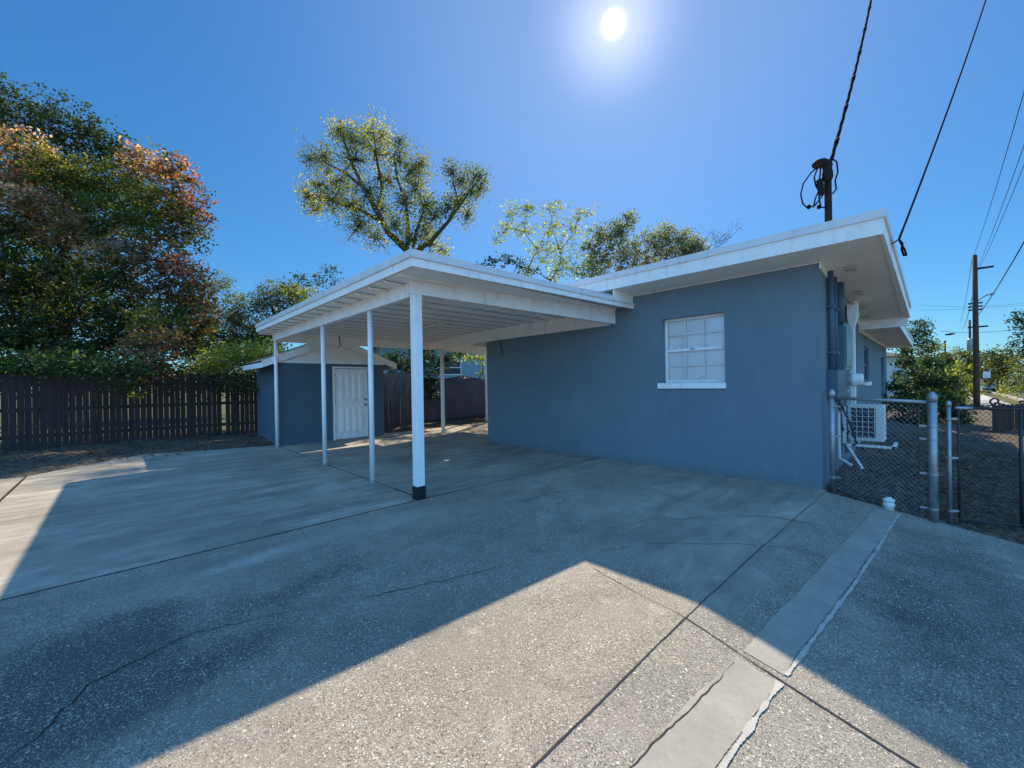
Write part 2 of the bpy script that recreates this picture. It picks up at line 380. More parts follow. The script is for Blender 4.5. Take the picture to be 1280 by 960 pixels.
# driveway
def inside(x, y):
    if y < 1.0: return -6 < x < 6.75
    if y < 8.0: return -1.22 < x < 6.84
    if x < -1.22: return False
    if x < 2.9: return y < (11.15+(x+1.2)*.97 if x < .4 else 12.65-(x-.4)*.36)
    return x < 11.5 and y < (11.9 if x < 6.9 else 11.9-.15*math.sin(x*2))
gs = .05
xs = np.arange(-6.0, 11.6, gs); ys = np.arange(-3.0, 12.8, gs)
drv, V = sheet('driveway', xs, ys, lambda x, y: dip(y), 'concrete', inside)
X, Y = V[:, 0], V[:, 1]
def sst(a, b, v): t = np.clip((v-a)/(b-a), 0, 1); return t*t*(3-2*t)
def blob(cx, cy, rx, ry, rot=0.0):
    c, s_ = math.cos(rot), math.sin(rot); dx, dy = X-cx, Y-cy
    return np.exp(-(((dx*c+dy*s_)/rx)**2+((-dx*s_+dy*c)/ry)**2))
wob = .12*np.sin(X*2.3+Y*1.1)+.07*np.sin(X*6.1-Y*4.7)+.04*np.sin(13*X+9*Y)
agg = np.where(Y < 4.66, .9, .05)
right = sst(3.1, 3.5, X+wob-(Y-2)*.35)*(Y < 4.66)*sst(.85, .95, Y)
agg = agg*(1-right*.8)
agg = np.where((Y < .55) & (X > 2.5), .75, agg)
agg = agg*(1-.75*blob(2.9, 4.1, 1.6, .45, -.1)*(Y < 4.66)) - .4*blob(.2, 4.2, .8, .5)*(Y < 4.66)
agg = agg+.5*right*blob(4.9, 3.3, 1.4, .5, .2)
stain_shade = (.30*(Y < 4.66)*blob(.6, 3.2, 2.2, .9, .1)*(1-.8*blob(1.9, 3.9, .9, .3, .1))+.30*blob(4.6, .1, 2.2, .5)+.25*blob(-.6, 6.0, .5, 1.6)+.55*blob(-.35, 2.75, .5, .35, .3)+.4*blob(.5, 2.75, .6, .2, .3)+.45*blob(4.3, -.6, 1.2, .5)+.4*blob(5.6, -.3, .9, .4)+.35*blob(3.6, .75, .9, .12, -.1)+.4*blob(3.3, 2.6, .5, .35)+.3*blob(1.3, 3.9, .3, .6, .5)+.62*blob(-.1, 3.55, .55, .28, .15)+.5*blob(-.2, 3.0, .5, .5)+.45*blob(.9, 3.3, .5, .14, .2)+.35*blob(.2, 4.85, .7, .16, -.02)*(Y > 4.66)  # stains, plus shade and corner darkening painted into the near slab
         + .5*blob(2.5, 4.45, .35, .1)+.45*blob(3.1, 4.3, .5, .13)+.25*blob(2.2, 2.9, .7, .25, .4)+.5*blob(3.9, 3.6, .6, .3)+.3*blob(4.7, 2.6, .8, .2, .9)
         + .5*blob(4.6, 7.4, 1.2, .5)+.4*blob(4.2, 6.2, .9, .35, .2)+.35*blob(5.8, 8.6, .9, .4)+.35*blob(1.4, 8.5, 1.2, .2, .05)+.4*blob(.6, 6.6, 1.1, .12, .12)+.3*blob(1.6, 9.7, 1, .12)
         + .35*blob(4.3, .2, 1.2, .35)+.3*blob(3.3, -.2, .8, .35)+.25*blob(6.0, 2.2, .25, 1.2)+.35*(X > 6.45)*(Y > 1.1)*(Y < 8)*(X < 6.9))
pale = (.55*blob(.9, 4.15, .9, .22, .05)+.5*blob(2.2, 6.2, .5, .9)+.4*blob(2.4, 7.8, .3, .9)+.35*blob(5.2, 4.3, 1.3, .12)+.4*blob(3.4, 3.0, .25, .8, -.9)
        + .3*blob(4.6, 5.4, 1.3, .25)+.35*blob(1.7, 10.6, 1.3, .3)+.35*blob(3.3, 1.9, .5, .12))
for nme, arr in (('agg', np.clip(agg, 0, 1)), ('stain_shade', np.clip(stain_shade, 0, 1)), ('pale', np.clip(pale, 0, 1))):
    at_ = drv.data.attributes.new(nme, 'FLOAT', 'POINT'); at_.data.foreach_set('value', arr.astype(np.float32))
# the rest of the paved yard, left of and behind the viewer
for nm, xa, xb, ya, yb in (('rear_driveway', -16, 6.7, -16, -3.02), ('rear_driveway', -16, -6.02, -3.0, 11)):
    so2, V3 = sheet(nm, np.linspace(xa, xb, 24), np.linspace(ya, yb, 24), lambda x, y: dip(y)-.004, 'concrete')
    for nme, val in (('agg', .6), ('stain_shade', .1), ('pale', .1)):
        at_ = so2.data.attributes.new(nme, 'FLOAT', 'POINT'); at_.data.foreach_set('value', np.full(len(V3), val, np.float32))
# second slab strip on the far left
sl2, V2 = sheet('side_slab', np.arange(-6.04, -1.2, .1), np.arange(1.1, 11.3, .1), lambda x, y: -.005, 'concrete', lambda x, y: x < -1.2 and y < 11.0+.1*math.sin(3*x))
for nme, val in (('agg', .25), ('stain_shade', .1), ('pale', .1)):
    at_ = sl2.data.attributes.new(nme, 'FLOAT', 'POINT'); at_.data.foreach_set('value', np.full(len(V2), val, np.float32))

def ribbon(m, pts, w, wob=.0, lift=.004, step=.05, wvar=.4):
    P = []
    for a, b in zip(pts, pts[1:]):
        a = np.array(a[:2], float); b = np.array(b[:2], float); n = max(1, int(np.linalg.norm(b-a)/step))
        for i in range(n): P.append(a+(b-a)*i/n)
    P.append(np.array(pts[-1][:2], float)); P = np.array(P)
    d = np.gradient(P, axis=0); d /= np.linalg.norm(d, axis=1)[:, None]+1e-9; nrm = np.stack([-d[:, 1], d[:, 0]], 1)
    nz = np.cumsum(rng.normal(0, 1, len(P))); nz = nz-np.linspace(nz[0], nz[-1], len(P)); nz = nz/(np.abs(nz).max()+1e-6)*wob
    P = P+nrm*nz[:, None]+rng.normal(0, wob*.1+1e-5, P.shape)
    wr = rng.normal(0, 1, len(P)+8); wr = np.convolve(wr, np.ones(9)/9, 'valid')*3
    ww = w*(1+np.clip(wr*.6+rng.uniform(-.25, .25, len(P)), -1, 1.4)*wvar)/2
    b0 = len(m.v)
    for p, n_, w_ in zip(P, nrm, ww):
        for sg in (-1, 1):
            q = p+n_*w_*sg; m.v.append((q[0], q[1], dip(q[1])+lift))
    for i in range(len(P)-1): a = b0+2*i; m.f.append((a, a+2, a+3, a+1))
m = MB()
ribbon(m, [(2.78, 4.66), (6.80, 4.56)], .012, .012)
ribbon(m, [(2.83, 4.68), (2.82, 8.0), (2.84, 11.6)], .016, .008)
ribbon(m, [(-1.2, 1.10), (2.55, 1.10)], .009, .004); ribbon(m, [(2.55, 1.10), (4.4, 1.06), (6.8, 1.0)], .006, .01)
ribbon(m, [(2.72, 1.9), (2.62, 1.5), (2.56, 1.1)], .004, .008); ribbon(m, [(2.56, 1.1), (2.48, .66)], .007, .006); ribbon(m, [(2.48, .66), (2.42, .1), (2.38, -1.2)], .011, .006)
ribbon(m, [(-1.24, 1.1), (-1.22, 6), (-1.22, 11.1)], .02, .006)
ribbon(m, [(-.35, 2.62), (-.1, 3.0), (.3, 3.15), (.7, 3.02), (1.15, 2.75), (1.9, 2.55), (2.3, 2.45)], .0045, .06, wvar=.8, step=.03)
ribbon(m, [(3.05, 2.05), (3.5, 1.75), (4.1, 1.2), (4.5, .72)], .005, .06, wvar=.8, step=.03)
ribbon(m, [(3.55, 2.35), (4.2, 2.1), (5.0, 1.35), (5.2, .7)], .005, .06, wvar=.8, step=.03)
ribbon(m, [(3.5, 3.1), (4.2, 3.35), (4.6, 4.5)], .005, .06, wvar=.8, step=.03)
ribbon(m, [(2.4, .77), (1.9, .80), (1.2, .86), (.5, .9)], .006, .015, wvar=.8, step=.03)
m.build('driveway_joints', 'joint_dark')['kind'] = 'structure'
m = MB(); ribbon(m, [(-1.2, 4.665), (2.72, 4.66)], .018, .006); m.build('red_expansion_joint', 'joint_red')['kind'] = 'structure'
m = MB(); ribbon(m, [(.2, .76), (1.5, .74), (2.45, .67)], .21, .012, .003, wvar=.04, step=.02); ribbon(m, [(2.53, .665), (4, .555), (5.6, .455), (6.62, .39)], .20, .014, .003, wvar=.04, step=.02)
m.build('driveway_patch', 'patch_cement')['kind'] = 'structure'
m = MB(); ribbon(m, [(.2, .63), (1.5, .615), (2.45, .565)], .022, .005, .006, wvar=.55, step=.01); ribbon(m, [(2.53, .555), (4, .44), (5.6, .345), (6.62, .28)], .020, .008, .006, wvar=.6, step=.012)


m.build('patch_smear', 'patch_edge')['kind'] = 'structure'

# street
m = MB(); m.box(14, 300, -11, -4.6, -.37, -.345); m.build('street', 'asphalt')['kind'] = 'structure'
m = MB(); m.box(14, 300, -4.6, -4.42, -.4, -.25); m.box(14, 300, -11.2, -11, -.4, -.25); m.build('kerb', 'kerb')['kind'] = 'structure'
m = MB(); m.box(20, 300, -3.4, -2.2, -.4, -.32); m.build('pavement', 'kerb')['kind'] = 'structure'

# ------------------------------------------------------------------ house
WX, WY0, WY1, WZ = 6.81, 1.04, 7.98, 3.09; XS0 = 11.0
house = thing('house', (WX, WY0, 0), 'low blue stucco house with flat white roof filling the right side', 'house')
m = MB()
def wallX(m, x, y0, y1, z0, z1, holes, depth=.18):     # face toward -X
    ysx = sorted({y0, y1, *[h[0] for h in holes], *[h[1] for h in holes]}); zs = sorted({z0, z1, *[h[2] for h in holes], *[h[3] for h in holes]})
    for a, b in zip(ysx, ysx[1:]):
        for c, d in zip(zs, zs[1:]):
            if any(h[0] <= a and b <= h[1] and h[2] <= c and d <= h[3] for h in holes): continue
            m.quad((x, b, c), (x, a, c), (x, a, d), (x, b, d))
    for a, b, c, d in holes:
        m.quad((x, a, c), (x, b, c), (x+depth, b, c), (x+depth, a, c)); m.quad((x, a, d), (x+depth, a, d), (x+depth, b, d), (x, b, d))
        m.quad((x, a, c), (x+depth, a, c), (x+depth, a, d), (x, a, d)); m.quad((x, b, c), (x, b, d), (x+depth, b, d), (x+depth, b, c))
def wallY(m, y, x0, x1, z0, z1, holes, depth=.12):     # face toward -Y
    xsx = sorted({x0, x1, *[h[0] for h in holes], *[h[1] for h in holes]}); zs = sorted({z0, z1, *[h[2] for h in holes], *[h[3] for h in holes]})
    for a, b in zip(xsx, xsx[1:]):
        for c, d in zip(zs, zs[1:]):
            if any(h[0] <= a and b <= h[1] and h[2] <= c and d <= h[3] for h in holes): continue
            m.quad((a, y, c), (b, y, c), (b, y, d), (a, y, d))
    for a, b, c, d in holes:
        m.quad((a, y, c), (b, y, c), (b, y+depth, c), (a, y+depth, c)); m.quad((a, y, d), (a, y+depth, d), (b, y+depth, d), (b, y, d))
        m.quad((a, y, c), (a, y+depth, c), (a, y+depth, d), (a, y, d)); m.quad((b, y, c), (b, y, d), (b, y+depth, d), (b, y+depth, c))
win = (2.25, 3.26, 1.46, 2.57)
swin = [(9.75, 10.6, 1.45, 2.45), (11.9, 12.8, 1.40, 2.2), (16.2, 17.2, .1, 2.1)]
wallX(m, WX, WY0, WY1, -.3, WZ, [win]); wallY(m, WY0, WX, 18.3, -.4, 2.52, swin); m.quad((WX, WY0, 2.52), (XS0, WY0, 2.52), (XS0, WY0, 2.66), (WX, WY0, 3.07))
m.quad((WX, WY1, -.3), (18.3, WY1, -.3), (18.3, WY1, 2.5), (WX, WY1, WZ)); m.quad((18.3, WY0, -.4), (18.3, WY1, -.4), (18.3, WY1, 2.5), (18.3, WY0, 2.5))
m.build('wall', 'stucco_blue', house)
# facade window
x = WX+.10
wf = MB(); a, b, c, d = win
for yy in (a, b-.045): wf.box(x, x+.05, yy, yy+.045, c, d)
wf.box(x, x+.05, a+.045, b-.045, c, c+.05); wf.box(x, x+.05, a+.045, b-.045, d-.04, d)
mz = c+.05+(d-c-.09)*.5; wf.box(x-.012, x+.052, a+.045, b-.045, mz-.022, mz+.022)
w = wf.build('window', 'white_post', house, bevel=.004); w['label'] = 'white twelve-pane sash window with closed blinds on the blue wall'
mu = MB()
for lo, hi in ((c+.05, mz-.022), (mz+.022, d-.04)):
    for i in (1, 2): yy = a+.045+(b-a-.09)*i/3; mu.box(x+.008, x+.03, yy-.009, yy+.009, lo, hi)
    zz = (lo+hi)/2; mu.box(x+.010, x+.028, a+.045, b-.045, zz-.009, zz+.009)
mu.build('muntin', 'drip_metal', w)
g = MB(); g.quad((x+.02, b, c), (x+.02, a, c), (x+.02, a, d), (x+.02, b, d)); g.build('pane', 'glass', w)
bl = MB()
for i in range(44):
    z = c+.04+i*(d-c-.08)/44
    bl.quad((x+.056, a+.03, z), (x+.0605, a+.03, z+.0228), (x+.0605, b-.03, z+.0228), (x+.056, b-.03, z))
bl.quad((x+.13, b, c), (x+.13, a, c), (x+.13, a, d), (x+.13, b, d)); bl.build('blind', 'blinds', w)
bx('sill', 'white_post', w, (WX-.035, WX+.14, a-.015, b+.09, c-.095, c), bevel=.006)
bx('latch', 'meter_grey', w, (x-.03, x-.012, (a+b)/2-.01, (a+b)/2+.05, mz, mz+.02))
bx('sticker', 'plastic_white', w, (x+.012, x+.0185, b-.16, b-.07, mz+.03, mz+.065)); bx('sticker', 'plastic_white', w, (x+.012, x+.0185, a+.42, a+.50, c+.07, c+.115))
# side windows and door
for (xa, xb, za, zb) in swin[:2]:
    f = MB()
    for q in (xa, xb-.05): f.box(q, q+.05, WY0+.03, WY0+.08, za, zb)
    f.box(xa+.05, xb-.05, WY0+.03, WY0+.08, za, za+.05); f.box(xa+.05, xb-.05, WY0+.03, WY0+.08, zb-.05, zb); f.box(xa+.05, xb-.05, WY0+.035, WY0+.075, (za+zb)/2-.02, (za+zb)/2+.02)
    o = f.build('window', 'white_post' if xa < 11 else 'conduit_blue', house)
    bx('pane', 'dark_opening', o, (xa+.04, xb-.04, WY0+.085, WY0+.11, za, zb)); bx('sill', 'white_post', o, (xa-.05, xb+.05, WY0-.05, WY0+.08, za-.08, za))
f = MB(); xa, xb, za, zb = swin[2]; f.box(xa, xb, WY0+.06, WY0+.11, za, zb); o = f.build('door', 'dark_opening', house)
m = MB(); m.lathe((xa+.1, WY0+.03, 1.05), [(.01, -.03), (.03, -.02), (.035, 0), (.02, .03)], 12, 'Y'); m.build('handle', 'chrome', o, True)
# roof: drops gently away from the driveway facade, with a lower part behind
RX, RY, Z0, Z1 = 6.21, .36, 3.12, 3.40
SL = -.10; XS = 11.0
def zr_(x, z): return z+SL*(x-RX)
def ry_(x): return RY-.08*(x-RX)/(XS-RX)
def slab(m, x0, x1, ya, yb, za, zb, yb1=None, ya1=None):
    ya1 = ya if ya1 is None else ya1
    m.hexa([(x0, ya, zr_(x0, za)), (x1, ya1, zr_(x1, za)), (x1, yb, zr_(x1, za)), (x0, yb, zr_(x0, za)), (x0, ya, zr_(x0, zb)), (x1, ya1, zr_(x1, zb)), (x1, yb, zr_(x1, zb)), (x0, yb, zr_(x0, zb))])
m = MB(); slab(m, RX+.03, XS, RY+.03, 8.5, 3.375, 3.412, ya1=ry_(XS)+.03); m.box(XS+.002, 18.8, .45, 8.3, 2.66, 2.70); roof = m.build('roof', 'roof_membrane', house)
m = MB(); slab(m, RX+.03, XS-.03, RY+.03, 8.47, Z0+.012, Z0+.04, ya1=ry_(XS)+.03)
m.box(XS+.03, 18.75, .45, 8.2, 2.50, 2.53); m.build('soffit', 'white_soffit', roof)
m = MB(); m.beam((RX+.0145, RY), (RX+.0145, 8.5), .029, Z0, Z1-.09)
slab(m, RX+.03, XS, RY, RY+.029, Z0, Z1-.09, ya1=ry_(XS))
m.hexa([(XS-.03, ry_(XS)+.03, 2.485), (XS, ry_(XS)+.03, 2.485), (XS, 8.4, 2.485), (XS-.03, 8.4, 2.485), (XS-.03, ry_(XS)+.03, 2.86), (XS, ry_(XS)+.03, 2.86), (XS, 8.4, 2.86), (XS-.03, 8.4, 2.86)])
m.box(XS+.003, 18.8, .42, .449, 2.48, 2.65); m.box(18.77, 18.8, .45, 8.2, 2.48, 2.65)
m.build('fascia', 'white_paint', roof)
# the fascia foot edge on the far end is skewed with the eave
m = MB(); m.beam((RX-.004, RY-.02), (RX-.004, 8.52), .034, Z1-.095, Z1); slab(m, RX+.013, XS, RY-.02, RY+.01, Z1-.095, Z1, ya1=ry_(XS)-.02)
m.box(XS+.003, 18.8, .40, .419, 2.655, 2.71)
m.build('drip_edge', 'drip_metal', roof)
m = MB(); m.box(WX-.022, WX-.001, WY0, WY1, WZ-.03, Z0-.05); slab(m, WX-.022, XS-.04, WY0-.022, WY0-.001, WZ-.05, Z0+.01); m.box(XS+.04, 18.3, WY0-.022, WY0-.001, 2.44, 2.499)
m.build('frieze', 'white_paint', house)
for vx, vy, low in ((7.35, .76, 0), (8.72, .82, 0), (9.75, .88, 0), (10.65, .90, 0), (12.1, .86, 1)):
    v = MB(); vz = 2.499 if low else zr_(vx, Z0+.012)-.012
    for q in (vx-.15, vx+.135): v.box(q, q+.015, vy-.06, vy+.06, vz-.004, vz+.006)
    for i in range(7): v.box(vx-.135, vx+.135, vy-.056+i*.018, vy-.049+i*.018, vz-.004, vz+.004)
    o = v.build('soffit_vent', 'drip_metal', house); bx('screen', 'meter_grey', o, (vx-.135, vx+.135, vy-.06, vy+.06, vz+.0045, vz+.0055))
# scratches of torn paint on the soffit
# side wall services
y = WY0
for xc, ztop, zb, r in ((7.30, 3.03, 1.62, .038), (7.62, 3.0, 1.62, .036)):
    o = tb('conduit', 'conduit_blue', house, [(xc, y-.05, zb), (xc, y-.05, ztop)], r, 12)
    for sz_ in (2.5, 1.85): bx('strap', 'conduit_blue', o, (xc-.07, xc+.07, y-.094, y-.001, sz_, sz_+.03))
tb('conduit', 'conduit_blue', house, [(7.95, y-.07, 2.35), (7.95, y-.07, 2.95)], .06, 12)
bx('meter_box', 'conduit_blue', house, (7.22, 8.1, y-.13, y-.001, 1.22, 1.62), bevel=.008)
o = bx('breaker_panel', 'panel_teal', house, (8.0, 8.75, y-.12, y-.001, 1.62, 2.35), bevel=.008)
bx('door', 'panel_teal', o, (8.04, 8.71, y-.135, y-.121, 1.67, 2.3), bevel=.006)
m = MB(); m.lathe((8.35, y-.24, 1.47), [(.02, -.06), (.085, -.055), (.095, -.02), (.095, .03), (.11, .035), (.11, .09), (.09, .10), (.09, .20)], 20, 'Y'); m.build('electric_meter', 'plastic_white', house, True)
m = MB(); m.lathe((8.35, y-.09, 1.28), [(.06, -.05), (.06, .088)], 12, 'Y'); m.tube([(8.35, y-.09, 1.28), (8.35, y-.09, .3)], .03, 8); m.build('conduit', 'meter_grey', house, True)
m = MB(); m.box(9.05, 9.28, y-.17, y-.03, 2.58, 2.82); m.hexa([(9.1, y-.13, 2.4), (9.22, y-.13, 2.4), (9.22, y-.05, 2.4), (9.1, y-.05, 2.4), (9.05, y-.17, 2.58), (9.28, y-.17, 2.58), (9.28, y-.03, 2.58), (9.05, y-.03, 2.58)])
m.box(9.11, 9.21, y-.125, y-.05, .35, 2.4); m.build('downspout', 'white_post', house, bevel=.006)
m = MB(); m.tube([(8.3, y-.05, 2.88), (8.9, y-.09, 2.80), (9.5, y-.16, 2.72)], .028, 8); m.build('conduit', 'meter_grey', house, True)
for zz in (1.15, .95): bx('junction_box', 'black_rubber' if zz > 1 else 'meter_grey', house, (7.5, 7.66, y-.08, y-.001, zz, zz+.1), bevel=.004)
tb('pipe', 'plastic_white', house, [(7.75, y-.06, 1.0), (7.75, y-.06, .3), (7.8, y-.2, .2)], .022, 8)
tb('hose', 'black_rubber', house, [(8.0, y-.06, 1.1), (8.05, y-.16, .8), (8.15, y-.22, .5), (8.3, y-.3, .35), (8.6, y-.25, .45)], .016, 8)
# wire hanging on the facade
tb('cable_end', 'wire_black', house, [(WX-.02, 7.45, 2.85), (WX-.03, 7.42, 2.5), (WX-.025, 7.36, 2.25), (WX-.03, 7.34, 2.2)], .008, 6)

# service mast
mast = thing('electrical_service_mast', (6.93, .95, 3.4), 'dark electrical mast with looping wires rising above the house roof corner', 'service mast')
tb('pole', 'pole_dark', mast, [(6.93, .95, 3.36), (6.91, .95, 4.3)], .042, 12)
m = MB(); m.lathe((6.9, .95, 4.22), [(.045, -.06), (.062, -.02), (.062, .05), (.05, .1), (.06, .14), (.05, .2), (.02, .23)], 16)
m.lathe((6.86, 1.02, 4.40), [(.02, -.03), (.085, -.02), (.10, .01), (.075, .045), (.02, .06)], 14); m.build('weatherhead', 'pole_dark', mast, True)
m = MB()
for kx in range(3):
    m.lathe((6.86, 1.01+.01*kx, 4.02+.07*kx), [(.03, -.04), (.045, -.02), (.03, 0), (.045, .02), (.03, .04)], 10)
m.bar((6.78, .95, 4.15), (6.98, .95, 4.2), .03); m.build('insulator', 'pole_dark', mast, True)
for pts in ([(6.90, 1.03, 4.40), (6.86, 1.12, 4.33), (6.84, 1.21, 4.20), (6.84, 1.24, 4.06), (6.84, 1.22, 3.93), (6.84, 1.16, 3.84), (6.84, 1.08, 3.86), (6.85, .99, 3.98)],
            [(6.90, 1.02, 4.40), (6.86, 1.03, 4.2), (6.86, 1.04, 3.95), (6.86, 1.02, 3.82), (6.88, .97, 3.80)],
            [(6.88, 1.05, 4.38), (6.86, 1.09, 4.25), (6.85, 1.07, 4.12), (6.85, 1.04, 4.05), (6.85, 1.08, 3.95), (6.85, 1.10, 3.84)],
            [(6.92, .90, 4.45), (6.9, .85, 4.38), (6.9, .84, 4.24), (6.9, .87, 4.14), (6.9, .86, 4.02), (6.9, .90, 3.97)]):
    tb('wire_loop', 'wire_black', mast, pts, .0095, 6)
for lp in ((6.84, 1.15, 3.86), (6.86, 1.04, 3.83)):
    m = MB(); m.lathe(lp, [(.008, -.03), (.026, -.015), (.026, .015), (.008, .03)], 8); m.build('splice', 'wire_black', mast, True)

# ------------------------------------------------------------------ carport
cp = thing('carport', (2.81, 4.68, 0), 'white flat roofed open carport on slim posts joined to the house', 'carport')
FL, FR = (2.44, 4.15), (WX-.004, 3.80)         # front roof edge
BL, BR = (2.44, 11.60), (WX+.6, 11.60)
def fy(x): return 4.15+(x-2.44)*(3.80-4.15)/(WX-2.44)
def poly(m, pts, z0, z1):
    n = len(pts); b = len(m.v); m.v += [(x, y, z0) for x, y in pts]+[(x, y, z1) for x, y in pts]
    m.f.append(tuple(b+i for i in reversed(range(n)))); m.f.append(tuple(b+n+i for i in range(n)))
    for i in range(n): j = (i+1) % n; m.f.append((b+i, b+j, b+n+j, b+n+i))
m = MB(); poly(m, [(2.47, fy(2.47)+.03), (6.78, fy(6.78)+.03), (6.80, 7.98), (7.45, 8.05), (7.45, 11.57), (2.47, 11.57)], 2.885, 3.03); m.build('roof', 'roof_membrane', cp)
# ceiling of ribbed pans running across
m = MB(); ysr = [4.45+.447*i for i in range(17)]
edges = [fy(4)+.12]+ysr[1:]+[11.57]
sm = MB()
for a_, b_ in zip(edges, edges[1:]):
    xr = 6.80 if b_ < 8.2 else 7.44
    ya = a_+.004; yb = b_-.022
    m.hexa([(2.475, ya, 2.866), (xr, ya, 2.866), (xr, yb, 2.862), (2.475, yb, 2.862), (2.475, ya, 2.884), (xr, ya, 2.884), (xr, yb, 2.884), (2.475, yb, 2.884)])
    m.hexa([(2.475, b_+.006, 2.825), (xr, b_+.006, 2.825), (xr, b_+.028, 2.825), (2.475, b_+.028, 2.825), (2.475, b_+.006, 2.864), (xr, b_+.006, 2.864), (xr, b_+.028, 2.864), (2.475, b_+.028, 2.864)])
    sm.box(2.48, xr, b_-.0215, b_+.0035, 2.856, 2.8795)  # grey strip paints the shadow line in each panel gap
    for t in (.5,):
        yy = a_+(b_-a_)*t; m.box(2.475, xr, yy, yy+.014, 2.843, 2.8645)
cpn = m.build('ceiling_panel', 'white_ceiling', cp); sm.build('seam_shadow', 'meter_grey', cpn)
m = MB()
m.beam((FL[0]-.01, FL[1]), (FR[0], FR[1]), .03, 2.87, 2.97, 2.83, 2.90)
m.beam((FL[0], FL[1]-.01), BL, .03, 2.87, 2.97)
m.box(2.44, 7.45, 11.575, 11.605, 2.87, 2.97)
m.build('fascia', 'white_paint', cp)
m = MB()
m.beam((FL[0]-.03, FL[1]-.02), (6.20, fy(6.2)-.02), .035, 2.972, 3.06, 2.905, 2.975)
m.beam((6.2, fy(6.2)-.02), (FR[0], FR[1]-.02), .035, 2.905, 2.925, 2.90, 2.92)
m.beam((FL[0]-.02, FL[1]-.01), (BL[0]-.02, BL[1]), .035, 2.972, 3.06)
m.build('drip_edge', 'drip_metal', cp)
m = MB(); m.beam((6.24, 3.862), (FR[0], 3.82), .03, 2.93, 3.13); m.build('closure_board', 'white_paint', cp)
m = MB(); m.beam((2.74, 4.72), (WX-.004, 4.22), .09, 2.69, 2.862, 2.60, 2.862); m.build('beam', 'white_paint', cp, bevel=.004)
m = MB(); m.box(2.76, 2.86, 4.80, 11.50, 2.665, 2.862); m.build('beam', 'white_paint', cp, bevel=.004)
m = MB(); m.box(2.862, 7.3, 11.32, 11.42, 2.64, 2.862); m.build('beam', 'white_paint', cp)
m = MB(); m.beam((WX-.05, 4.30), (WX-.05, 8.2), .09, 2.58, 2.862); m.beam((WX-.05, 8.2), (7.27, 11.3), .09, 2.58, 2.862, 2.64, 2.862); m.build('beam', 'white_paint', cp)
m = MB(); m.box(2.75, 2.865, 4.645, 4.76, .17, 2.688); o = m.build('post', 'white_post', cp, bevel=.006); o['label'] = 'thick square corner post with black painted foot'
bx('post_foot', 'black_band', o, (2.742, 2.873, 4.637, 4.768, 0, .175), bevel=.004)
for (px_, py_) in ((2.815, 6.09), (2.81, 8.13), (2.80, 11.40)):
    o = tb('post', 'white_post', cp, [(px_, py_, 0), (px_, py_, 2.665)], .04, 16)
    m = MB(); m.lathe((px_, py_, 0), [(.055, 0), (.055, .008), (.043, .012), (.043, .03)], 16); m.build('base_plate', 'meter_grey', o)
o = tb('post', 'white_post', cp, [(7.26, 10.66, 0), (7.26, 10.66, 2.64)], .062, 16)
m = MB(); m.beam((7.36, 10.9), (10.2, 11.9), .1, 2.6, 2.95); m.beam((7.36, 9.2), (10.5, 9.2), .1, 2.6, 2.95); poly(m, [(7.46, 8.55), (10.7, 8.55), (10.7, 12.1), (7.46, 11.2)], 2.96, 3.02); m.build('rear_canopy', 'white_paint', cp)
tb('post', 'white_post', cp, [(10.18, 11.95, 0), (10.18, 11.95, 2.7)], .07, 12)
m = MB(); m.box(4.96, 5.06, 7.1, 8.1, 2.775, 2.84); o = m.build('light_fixture', 'plastic_white', cp, bevel=.01)
tb('tube', 'plastic_white', o, [(5.01, 7.14, 2.757), (5.01, 8.06, 2.757)], .016, 10)
tb('cable_end', 'wire_black', cp, [(4.26, 11.1, 2.86), (4.27, 11.1, 2.72), (4.29, 11.1, 2.6), (4.22, 11.1, 2.54)], .012, 6)

# ------------------------------------------------------------------ shed
sh = thing('shed', (4.3, 11.5, 0), 'small dark blue shed with white gable and white door behind the carport', 'shed')
sx0, sx1, sy0, sy1, sz = 2.9, 5.72, 11.52, 13.9, 2.14
m = MB(); door = (4.27, 5.24, -.02, 2.0)
wallY(m, sy0, sx0, sx1, -.06, sz, [door], .08)
m.quad((sx0, sy1, -.06), (sx0, sy0, -.06), (sx0, sy0, sz), (sx0, sy1, sz)); m.quad((sx1, sy0, -.06), (sx1, sy1, -.06), (sx1, sy1, sz), (sx1, sy0, sz)); m.quad((sx1, sy1, -.06), (sx0, sy1, -.06), (sx0, sy1, sz), (sx1, sy1, sz))
m.build('wall', 'shed_blue', sh)
xc, zr, ze, ov = 4.31, 2.83, 2.10, .40
m = MB()
for sg in (-1, 1):
    xe = xc+sg*(2.82/2+ov)
    A = [(xc, sy0-.06, zr), (xe, sy0-.06, ze), (xe, sy1-.3, ze), (xc, sy1-.3, zr)]
    if sg > 0: A = [A[1], A[0], A[3], A[2]]
    m.hexa([(p[0], p[1], p[2]+.02) for p in A]+[(p[0], p[1], p[2]+.06) for p in A])
m.build('roof', 'roof_shingle', sh); rf = sh.children[-1]
m = MB()
for sg in (-1, 1):
    xe = xc+sg*(2.82/2+ov)
    m.hexa([(xc, sy0-.09, zr-.13), (xe, sy0-.09, ze-.11), (xe, sy0-.06, ze-.11), (xc, sy0-.06, zr-.13), (xc, sy0-.09, zr+.065), (xe, sy0-.09, ze+.065), (xe, sy0-.06, ze+.065), (xc, sy0-.06, zr+.065)])
    m.box(xe-.03*(sg > 0), xe+.03*(sg < 0), sy0-.059, sy1-.3, ze-.11, ze+.055)
m.build('fascia', 'white_paint', rf)
m = MB(); m.quad((sx0, sy0-.02, sz-.01), (sx1, sy0-.02, sz-.01), (sx1+.35, sy0-.02, sz-.01), (xc, sy0-.02, zr+.02), (sx0-.35, sy0-.02, sz-.01))
m.build('gable_panel', 'white_soffit', sh)
